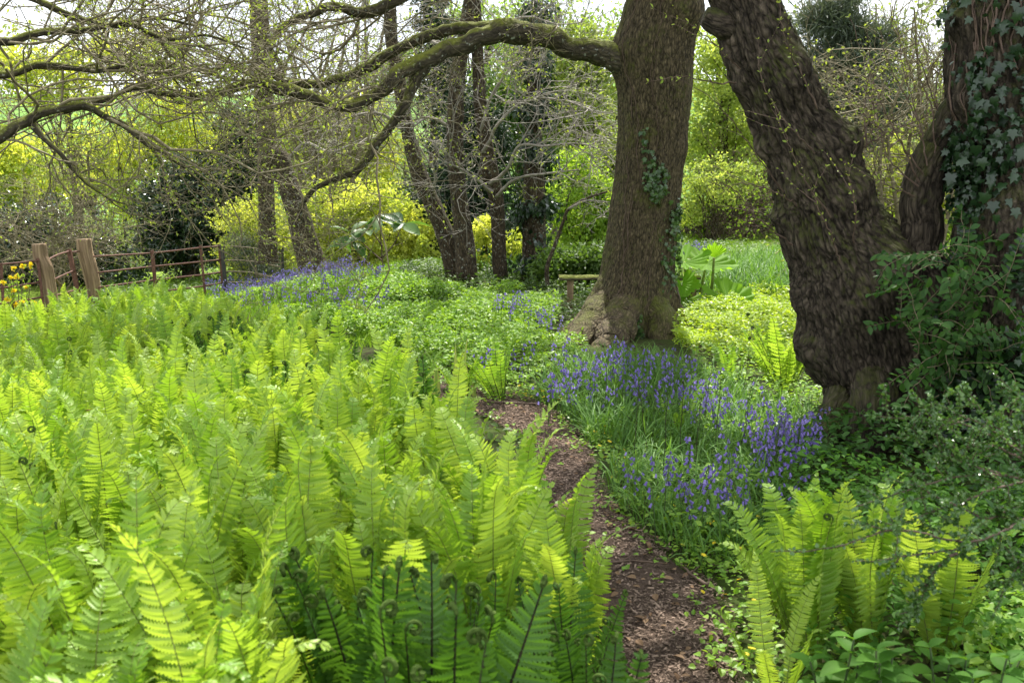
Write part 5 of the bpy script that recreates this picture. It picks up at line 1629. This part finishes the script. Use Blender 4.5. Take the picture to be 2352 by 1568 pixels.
for k, (px, py) in enumerate([(150, 975), (175, 960), (205, 945), (232, 925), (200, 985), (262, 980), (240, 960)]):
    e = P(px, py, 5.0)
    c = catmull(np.array([bud_b, bud_b * .4 + e * .6 + [.03, 0, .0], e]), 10)
    tubes(mb, c, np.linspace(.005, .002, 10), 4)
    leaves(mc, np.repeat(c[-3:], 3, 0), rdir(9) + [0, 0, .9], rdir(9), .03, SMALL)
mb.build("stems", M["brown_twig"], bt)
mc.build("buds", M["russet"], bt, smooth=False)

# ------------------------------------------------------------------ bench, posts and iron fence
def ray_h(px, py, d):
    return P(px, py, d)
bd = 12.7
bn_b = base_of(1440, 712, bd)
bench = thing("mossy_bench", "mossy plank bench on square posts, half hidden behind the oak", "bench", bn_b)
zt = float(P(1330, 637, bd)[2])
xl_, xr_ = float(P(1284, 637, bd)[0]), float(P(1606, 630, bd)[0])
m_ = MB()
n = 60
t = np.linspace(0, 1, n)
sec = np.array([(-.13, -.02), (.13, -.02), (.135, .0), (.125, .022), (0, .028), (-.125, .022), (-.135, 0)])
V = np.stack([np.repeat((xl_ + (xr_ - xl_) * t)[:, None], 7, 1), bd + sec[None, :, 0] + .02 * (fbm(v3(t * 9, 1), 3, 1)[:, None] - .5), zt + sec[None, :, 1] + .018 * (fbm(v3(t[:, None] * 14, sec[None, :, 0] * 9, 2.0), 3, 4) - .5)], -1)
idx = np.arange(n * 7).reshape(n, 7)
nx = np.roll(idx, -1, 1)
m_.add(V, [np.stack([idx[:-1], nx[:-1], nx[1:], idx[1:]], -1).reshape(-1, 4), idx[-1:, :], idx[:1, ::-1]], 0, V[..., [1, 2, 0]])
m_.build("seat", M["mossplank"], bench)
for px in (1310, 1592):
    x = float(P(px, 640, bd)[0])
    m_ = MB()
    zg = float(H(x, bd)) - .15
    ks = np.linspace(0, 1, 12)
    for i in range(1):
        c4 = np.array([(-.042, -.042), (.042, -.042), (.042, .042), (-.042, .042)])
        V = np.stack([x + c4[None, :, 0] * (1 + .08 * np.sin(ks * 7)[:, None]), bd + c4[None, :, 1] + 0 * ks[:, None], np.repeat((zg + (zt - .026 - zg) * ks)[:, None], 4, 1)], -1)
        idx = np.arange(48).reshape(12, 4)
        nx = np.roll(idx, -1, 1)
        m_.add(V, [np.stack([idx[:-1], nx[:-1], nx[1:], idx[1:]], -1).reshape(-1, 4), idx[-1:, :]], 0, V)
    m_.build("leg", M["post"], bench, smooth=False)

def wood_post(rows, d, label, seed):
    b = base_of((rows[0][1] + rows[0][2]) / 2, rows[0][0], d)
    m_ = MB()
    T_ = trunk(m_, rows, d, 40, .03, .012, 12, 1.2, (0, 5, 0), lump=.10, seed=seed, below=.4)
    o = m_.build("gate_post", M["post"], loc=b)
    return tag(o, label, "post", "weathered wooden gate posts")
wood_post([(735, 112, 138), (690, 104, 132), (650, 98, 126), (615, 88, 120), (590, 78, 108), (560, 74, 103)], 17.6, "mossy wooden gate post leaning left, nearer of the two", 61)
wood_post([(692, 203, 230), (650, 196, 228), (610, 186, 220), (580, 178, 212), (549, 175, 207)], 19.6, "paler split wooden gate post holding the iron latch", 62)

def bar(mb, a, b, w=.03, t=.008, mat=0, up=(0, 0, 1)):
    box(mb, a, b, w, t, up, mat)

def fence(name, label, cat, ups, rails, mat, loc, upw=.045, railw=.017, parent=None):
    root = thing(name, label, cat, loc)
    for (x0, y0, x1, y1, d, m, w) in ups:
        m_ = MB()
        a, b = P(x0, y0, d), P(x1, y1, d)
        b = np.array([b[0], b[1], min(b[2], float(H(b[0], b[1])) + .02) - .1])
        bar(m_, b, a, w, .014 if w < .06 else .05, 0, (0, 1, 0))
        m_.build("upright", M[m], root, smooth=False)
    for pts in rails:
        m_ = MB()
        c = catmull(np.array([P(*p) for p in pts]), 14) if len(pts) > 2 else np.array([P(*p) for p in pts])
        tubes(m_, c, np.full(len(c), railw), 6)
        m_.build("rail", M[mat], root)
    return root

dl = lambda x: 17.4 + x / 350 * 2.4 if x < 350 else 19.8 + (x - 350) / 300 * .6
fence("iron_fence", "rusty red-brown iron rail fence right of the split wooden post", "fence",
      [(349, 575, 361, 690, dl(355), "rust", .06), (460, 563, 472, 668, dl(466), "rust", .05), (503, 561, 515, 672, dl(508), "rust", .05), (509, 562, 521, 672, dl(508) - .06, "black_iron", .07)],
      [[(214, 589, dl(214)), (350, 581, dl(350) + .02), (461, 569, dl(461)), (508, 565, dl(508))], [(224, 626, dl(220)), (352, 612, dl(352) + .02), (464, 601, dl(464)), (508, 596, dl(508))], [(226, 660, dl(224)), (355, 643, dl(355) + .02), (466, 631, dl(466)), (508, 625, dl(508))],
       [(232, 692, dl(230)), (358, 671, dl(358) + .02), (469, 657, dl(469)), (510, 649, dl(510))]], "rust", base_of(360, 690, dl(355)))
fence("iron_fence", "thin weathered iron rail fence curving away past the black strut", "fence",
      [(585, 570, 590, 655, 20.2, "old_iron", .035), (648, 566, 650, 646, 20.0, "black_iron", .05)],
      [[(514, 566, dl(508)), (550, 567, 20.1), (587, 571, 20.2), (649, 583, 20.0)], [(516, 598, dl(508)), (552, 598, 20.1), (588, 602, 20.2), (649, 614, 20.0)], [(518, 624, dl(508)), (552, 624, 20.1), (589, 628, 20.2), (649, 642, 20.0)], [(519, 648, dl(508)), (560, 649, 20.1), (620, 655, 20.1)]], "old_iron", base_of(588, 655, 20.2), railw=.013)
fence("iron_gate", "rusty iron gate standing between the two wooden posts", "gate",
      [(158, 572, 187, 702, 19.2, "rust", .08)],
      [[(104, 600, 17.9), (130, 586, 18.6), (159, 577, 19.2)], [(108, 650, 17.9), (140, 634, 18.6), (170, 621, 19.2)], [(112, 682, 17.9), (150, 672, 18.6), (182, 664, 19.2)], [(160, 580, 19.2), (182, 577, 19.4)]], "rust", base_of(175, 700, 19.0))
m_ = MB()
bar(m_, P(122, 635, 18.3), P(176, 697, 19.0), .05, .03)
tag(m_.build("wooden_brace", M["post"], loc=base_of(150, 700, 18.6), smooth=False), "pale wooden brace slanting down behind the nearer gate post", "brace")
fence("iron_fence", "rusty iron rail fence running off left of the nearer gate post", "fence",
      [(2, 604, 6, 700, 17.2, "rust", .05), (86, 593, 102, 705, 17.45, "rust", .05), (-120, 610, -118, 700, 17.0, "rust", .05)],
      [[(-120, 614, 17.0), (2, 607, 17.2), (86, 599, 17.45)], [(-120, 668, 17.0), (4, 661, 17.2), (92, 648, 17.45)], [(-120, 702, 17.0), (6, 697, 17.2), (98, 682, 17.45)]], "rust", base_of(50, 700, 17.3))

# ------------------------------------------------------------------ shrubs and trees behind
def bush(name, label, cat, d, ells, n, leaf, mat, seed, tmpl=KITE, clump=.20, ncl=None, base=None, stems=9, stem_r=.02, stem_mat="wood_bark", group=None, shell=.5, flat=0.0, trunk_r=0.0, deep=1.0, crown="crown"):
    """ells: (px, py, rx, ry[, depth offset]) of the crown's masses at depth d; leaves gather in clumps through their volume"""
    r = np.random.default_rng(seed)
    E = []
    for e in ells:
        dd = d + (e[4] if len(e) > 4 else 0)
        c = P(e[0], e[1], dd)
        rx, ry = e[2] * dd / F0, e[3] * dd / F0
        E.append((c, np.array([rx, deep * .5 * (rx + ry), ry])))
    vol = np.array([np.prod(q[1]) for q in E]) ** .75
    bx = np.mean([e[0] for e in ells]) if base is None else base
    p0 = P(bx, 700, d)
    b = np.array([p0[0], p0[1], float(H(p0[0], p0[1]))])
    root = thing(name, label, cat, b, group)
    ncl = ncl or max(30, n // 90)
    which = r.choice(len(E), ncl, p=vol / vol.sum())
    dirs = rdir(ncl, r)
    rad = r.random(ncl) ** shell
    wob = 1 + .55 * (fbm(dirs * 2.3 + which[:, None] * 7.1, 3, seed) - .5)
    cc = np.array([E[w][0] for w in which]) + dirs * (rad * wob)[:, None] * np.array([E[w][1] for w in which])
    g_ = H(cc[:, 0], cc[:, 1])
    cc[:, 2] = np.maximum(cc[:, 2], g_ + .12)
    i = r.integers(0, ncl, n)
    csz = clump * (.5 + 1.0 * r.random(ncl))
    sp = np.array([1, 1, .62 if not flat else .62 * (1 - flat)])
    C = cc[i] + r.normal(size=(n, 3)) * csz[i][:, None] * .55 * sp
    okz = C[:, 2] > H(C[:, 0], C[:, 1]) + .02
    C, i = C[okz], i[okz]
    n = len(C)
    ctr = np.mean([q[0] for q in E], 0)
    outw = nrm(C - ctr)
    D = rdir(n, r) + outw * .5 + np.array([0, 0, -.15])
    Nn = rdir(n, r) * .8 + outw * .35 + np.array([0, 0, .7])
    m_ = MB()
    leaves(m_, C, D, Nn, leaf * (.55 + .8 * r.random(n)), tmpl, 0)
    m_.build(crown, M[mat], root, smooth=False)
    m_ = MB()
    if trunk_r:
        zt = min(q[0][2] for q in E)
        tpk = np.array([E[0][0][0], E[0][0][1], E[0][0][2]])
        wlimb(m_, [[*(b + [0, 0, -.3]), trunk_r * 1.25], [*(b * .7 + tpk * .3), trunk_r], [*(b * .35 + tpk * .65), trunk_r * .75], [*tpk, trunk_r * .4]], 12, .3, seed=seed)
    ks = r.choice(ncl, min(ncl, stems), replace=False)
    for k in ks:
        st = b + np.array([r.normal() * .15, r.normal() * .15, -.1]) if not trunk_r else b * .55 + ctr * .45
        e = cc[k]
        mdl = (st + e) / 2 + r.normal(size=3) * .12 * np.linalg.norm(e - st) + [0, 0, .1]
        c = catmull(np.array([st, mdl, e]), 14)
        tubes(m_, c, np.linspace(stem_r, stem_r * .25, 14) * (.6 + .6 * r.random()), 5)
    m_.build("trunk" if trunk_r else "stems", M[stem_mat], root)
    return root

def twiggy(name, label, cat, d, ells, n, seed, mat="pale_twig", L=1.1, R=.012, base=None, buds=0, bud=.03, budmat="bud", stems=8, kids=6, clump_stem=.02):
    """bare branching shrub"""
    r = np.random.default_rng(seed)
    bx = np.mean([e[0] for e in ells]) if base is None else base
    p0 = P(bx, 700, d)
    b = np.array([p0[0], p0[1], float(H(p0[0], p0[1]))])
    root = thing(name, label, cat, b)
    m_ = MB()
    for k in range(stems):
        e_ = ells[k % len(ells)]
        q_ = rdir(1, r)[0] * .6
        e = P(e_[0] + q_[0] * e_[2], e_[1] + q_[2] * e_[3], d + q_[1] * e_[2] * d / F0)
        st = b + [r.normal() * .1, r.normal() * .1, -.1]
        mdl = (st + e) / 2 + [r.normal() * .25, r.normal() * .2, .25]
        c = catmull(np.array([[*st, clump_stem], [*mdl, clump_stem * .7], [*e, clump_stem * .3]]), 20)
        tubes(m_, c[:, :3], c[:, 3], 6)
        T = nrm(np.gradient(c[:, :3], axis=0))
        ix = along(c, c[:, 3], n, .35, 1, r)
        lv = grow(c[ix, :3], T[ix] * .5 + rdir(n, r) * .9 + [0, 0, .1], L * (.5 + r.random(n)), np.full(n, R), [dict(k=6, kids=kids, lf=.5, wander=.28, rmin=.004), dict(k=5, kids=kids, lf=.55, wander=.28, rmin=.003), dict(k=4, wander=.25, taper=.6)], seed * 13 + k)
        put_twigs(m_, lv, (4, 3, 3))
        if buds:
            put_buds(m_, lv[2], bud, buds, 2, 1, seed + k)
    m_.build("branches", [M[mat], M[budmat]], root)
    return root

# left side
bush("laurel_bush", "dark glossy laurel thicket behind the wooden posts at far left", "shrub", 23.5, [(60, 590, 130, 90), (150, 560, 120, 110), (250, 600, 110, 80), (-60, 560, 110, 120), (30, 520, 70, 60)], 17000, .11, "dark_leaf", 1001, clump=.32, stems=8, shell=.45)
bush("holly_tree", "rounded dark holly tree standing behind the iron fence", "tree", 24.5, [(430, 500, 115, 110), (370, 470, 70, 70), (500, 480, 75, 90), (440, 410, 80, 60), (400, 570, 90, 60), (520, 560, 60, 60)], 24000, .10, "dark_leaf", 1002, clump=.30, base=440, trunk_r=.20, stems=10, shell=.5)
bush("holly_tree", "narrow dark evergreen rising behind the broken-shouldered trunk", "tree", 25, [(570, 380, 50, 90), (545, 300, 40, 60), (560, 460, 55, 60)], 9000, .10, "dark_leaf", 1003, clump=.28, base=565, trunk_r=.14, stems=6)
twiggy("bare_bush", "grey leafless bush spreading low above the wooden gate posts", "shrub", 21.8, [(60, 520, 110, 40), (160, 505, 90, 50), (250, 520, 70, 40), (200, 470, 80, 40), (-20, 500, 80, 40)], 7, 1004, mat="twig", L=1.2, R=.012, buds=60, stems=12, base=130)
bush("gold_shrub", "small gold-leaved shrub between the holly and the far iron fence", "shrub", 22.3, [(560, 520, 60, 50), (620, 500, 50, 70), (660, 560, 50, 70), (545, 590, 50, 40), (600, 610, 60, 40)], 9000, .085, "gold", 1005, clump=.24, shell=.4)
bush("gold_shrub", "large golden-leaved shrub glowing behind the young magnolia", "shrub", 20, [(800, 560, 100, 80), (900, 560, 110, 85), (760, 500, 90, 80), (860, 470, 100, 60), (950, 580, 60, 60), (720, 580, 50, 60), (980, 520, 40, 50)], 19000, .085, "gold", 1006, clump=.20, ncl=420, shell=.5, stems=34)
bush("grey_conifer", "soft grey-green conifer bush behind the thin curving fence", "shrub", 21.2, [(585, 600, 55, 45), (560, 570, 40, 40), (620, 620, 40, 40)], 7000, .10, "pine", 1007, NEEDLE, clump=.22, stems=5)
bush("oak_tree", "young yellow-green oak leafing out high behind the holly", "tree", 36, [(330, 400, 130, 100), (420, 330, 110, 80), (260, 340, 90, 70), (380, 250, 100, 60), (480, 400, 80, 80)], 13000, .17, "oak_leaf", 1008, clump=.60, base=370, trunk_r=.28, stems=22, stem_r=.05)
bush("oak_tree", "pale yellow oak far down the slope at the left edge", "tree", 52, [(60, 400, 130, 90), (150, 360, 90, 60), (-40, 420, 90, 100), (40, 470, 140, 60), (30, 340, 60, 50)], 12000, .22, "oak_leaf", 1009, clump=.85, base=60, trunk_r=.35, stems=20, stem_r=.07)
bush("oak_tree", "yellow-green oak high over the golden shrub, left of the curving trunk", "tree", 31, [(760, 350, 120, 90), (690, 300, 80, 70), (850, 330, 80, 80), (780, 260, 110, 60), (700, 420, 80, 50), (840, 410, 80, 50)], 13000, .15, "oak_leaf", 1010, clump=.50, base=770, trunk_r=.25, stems=24, stem_r=.05)
bush("pale_tree", "light green tree showing between sky and oak limb at top left", "tree", 44, [(150, 190, 150, 70), (300, 130, 140, 60), (40, 150, 100, 80), (420, 170, 90, 50)], 9000, .20, "oak_leaf", 1011, clump=.60, base=200, trunk_r=.25, stems=30, stem_r=.05)

# middle
bush("yew_tree", "tall dark yew filling the gap behind the twin mossy trunks", "tree", 21.5, [(1050, 420, 90, 150), (1000, 500, 70, 100), (1120, 480, 90, 130), (1080, 280, 60, 90), (1180, 560, 80, 80), (1010, 600, 60, 60), (1130, 330, 60, 90)], 34000, .085, "yew", 1020, NEEDLE if False else KITE, clump=.26, base=1070, trunk_r=.2, stems=10, shell=.45)
bush("conifer_tree", "dark conifer pointing up behind the limb near the top middle", "tree", 27, [(1000, 110, 50, 120), (1010, 200, 70, 80), (990, 20, 30, 70)], 9000, .10, "yew", 1021, clump=.25, base=1000, trunk_r=.16, stems=6)
bush("pale_tree", "light green tree in new leaf right of the ivy column", "tree", 28, [(1340, 300, 110, 130), (1300, 200, 110, 90), (1390, 420, 90, 100), (1270, 380, 70, 110), (1350, 120, 100, 70)], 18000, .13, "pale_green", 1022, clump=.45, base=1340, trunk_r=.2, stems=22, stem_r=.04)
bush("bright_bush", "fresh green bush between ivy column and oak, above bench", "shrub", 20, [(1340, 530, 80, 60), (1400, 500, 60, 70), (1290, 480, 50, 60), (1370, 440, 60, 50), (1330, 380, 50, 50)], 8000, .085, "lime", 1023, clump=.22, ncl=150, stems=22, shell=.7)
bush("laurel_bush", "dark shiny shrub low behind the split-stemmed tree", "shrub", 17.5, [(1130, 590, 60, 60), (1170, 540, 40, 60), (1200, 640, 60, 40), (1110, 640, 40, 30)], 8000, .085, "dark_leaf", 1024, clump=.2, stems=8)
bush("variegated_shrub", "yellow-flecked shrub peeping out beside the split-stemmed tree", "shrub", 16.6, [(1105, 540, 26, 40), (1180, 545, 22, 50), (1095, 600, 22, 30)], 1800, .075, "gold", 1025, clump=.16, stems=6)
bush("fern_bank", "mixed leafy bank behind the mossy bench, left of the oak", "bank", 14.6, [(1320, 600, 70, 30), (1380, 600, 50, 34), (1275, 615, 40, 26)], 6000, .07, "mid", 1026, clump=.2, stems=4, crown="foliage")
bush("pale_tree", "light airy tree in young leaf at the top middle, behind limb", "tree", 34, [(1120, 60, 120, 60), (1230, 110, 90, 60), (1000, 130, 60, 50), (900, 160, 70, 60)], 9000, .15, "lime", 1027, clump=.45, base=1120, trunk_r=.2, stems=24, stem_r=.04)
bush("weeping_branches_tree", "olive-green tree behind the ivy column at mid height", "tree", 25, [(1190, 300, 60, 110), (1240, 420, 50, 90), (1160, 220, 50, 60)], 9000, .11, "mid", 1028, clump=.36, base=1200, trunk_r=.16, stems=14, stem_r=.03)

# right
bush("pale_tree", "yellow-green tree glimpsed between oak and leaning tree", "tree", 30, [(1660, 220, 110, 110), (1620, 330, 80, 80), (1720, 330, 90, 80), (1640, 120, 70, 70), (1740, 420, 90, 50)], 11000, .13, "pale_green", 1030, clump=.45, base=1660, trunk_r=.2, stems=26, stem_r=.04)
twiggy("bare_bush", "tangled brown thicket of stems at the back of the lawn", "shrub", 27, [(1690, 470, 100, 50), (1620, 500, 60, 40), (1760, 500, 50, 40), (1700, 400, 90, 40)], 9, 1031, "brown_twig", 1.5, .016, buds=220, bud=.07, budmat="lime", stems=14, clump_stem=.03)
bush("dark_bush", "dark shadowy bush under the brown thicket beyond the lawn", "shrub", 29.5, [(1660, 510, 110, 45), (1760, 520, 70, 40), (1580, 520, 60, 40)], 9000, .11, "dark_leaf", 1032, clump=.3, stems=6)
bush("russet_shrub", "shrub with coppery young leaves right of the oak", "shrub", 25.5, [(1600, 420, 50, 60), (1650, 440, 70, 50), (1590, 490, 40, 40), (1700, 400, 60, 60)], 3400, .085, "pale_green", 1033, clump=.24, ncl=90, stems=26, shell=.7)
bush("pine_tree", "grey-green pine with drooping boughs between the two right trunks", "tree", 27, [(1925, 140, 100, 80), (1915, 40, 80, 70), (1960, 240, 110, 60), (1940, 320, 100, 50), (2050, 260, 80, 60), (2000, 110, 60, 50)], 30000, .30, "pine", 1034, NEEDLE, clump=.50, ncl=170, base=1930, trunk_r=.2, stems=30, stem_r=.035, flat=.45, shell=.6)
bush("gold_shrub", "yellow-leaved shrub lit up in the fork between right trunks", "shrub", 15.5, [(2010, 420, 70, 60), (2060, 380, 60, 50), (1990, 480, 50, 50), (2090, 460, 50, 50), (2200, 440, 50, 60)], 10000, .07, "gold", 1035, clump=.2, stems=12)
bush("bright_bush", "lime green bush low behind the fork of the right trunks", "shrub", 17, [(2030, 520, 90, 40), (2150, 500, 90, 60), (1950, 540, 60, 40), (2260, 480, 60, 90)], 9000, .075, "lime", 1036, clump=.22, stems=8)
twiggy("airy_tree", "airy budding tree against white sky at the top right", "tree", 12.5, [(2080, 60, 80, 120), (2120, 180, 60, 100), (2030, 150, 70, 90), (2170, 40, 60, 80)], 8, 1037, "twig", 1.3, .010, buds=160, bud=.035, stems=10, base=2100, clump_stem=.035)
bush("mid_tree", "plain green tree far behind the lawn on the right", "tree", 42, [(1850, 400, 150, 90), (1700, 300, 120, 110), (2000, 380, 150, 110), (2200, 380, 150, 120)], 20000, .18, "far", 1038, clump=.6, base=1850, trunk_r=.3, stems=26, stem_r=.06)

twiggy("airy_tree", "tall bare budding tree against the sky above the golden shrub", "tree", 27, [(720, 60, 120, 90), (800, 120, 110, 80), (640, 110, 90, 90), (860, 30, 90, 60)], 7, 1040, "twig", 2.6, .022, base=760, buds=200, bud=.07, stems=12, clump_stem=.09)
twiggy("airy_tree", "tall bare budding tree filling the sky beside the ivy column", "tree", 29, [(1250, 60, 120, 90), (1330, 30, 90, 80), (1150, 40, 90, 70), (1380, 110, 60, 70)], 7, 1041, "pale_twig", 2.6, .022, base=1280, buds=260, bud=.09, budmat="lime", stems=12, clump_stem=.09)
twiggy("airy_tree", "fine twigged tree rising behind the pine between the right trunks", "tree", 31, [(2060, 60, 110, 80), (1980, 30, 90, 80), (1850, 40, 70, 90), (2120, 130, 80, 80)], 6, 1042, "twig", 2.6, .020, base=2000, buds=160, bud=.08, stems=12, clump_stem=.08)

# the far wood closes the view
def far_wood():
    r = np.random.default_rng(5)
    m_ = MB()
    n_t = 120
    xs = np.concatenate([r.uniform(-14, 62, 70), r.uniform(-60, -14, 50)])
    ys = np.concatenate([r.uniform(52, 85, 70), r.uniform(75, 130, 50)])
    for x, y in zip(xs, ys):
        z = float(H(x, y))
        h = 7 + 6 * r.random() if x > -14 else 5 + 4 * r.random()
        ncl = 34
        cc = np.array([x, y, z + h * .55]) + rdir(ncl, r) * np.array([h * .36, h * .36, h * .46]) * (r.random(ncl) ** .45)[:, None]
        i = r.integers(0, ncl, 900)
        C = cc[i] + r.normal(size=(900, 3)) * .55
        leaves(m_, C, rdir(900, r), rdir(900, r) + [0, -.2, .6], .34 * (.6 + .8 * r.random(900)), KITE)
        tubes(m_, np.array([[x, y, z - .3], [x + .2, y, z + h * .4], [x, y, z + h * .8]]), np.array([.25, .2, .05]), 5, 1)
    tag(m_.build("far_wood", [M["far"], M["wood_bark"]], smooth=False), "soft green wood closing the view beyond the garden", "wood", kind="stuff")
far_wood()
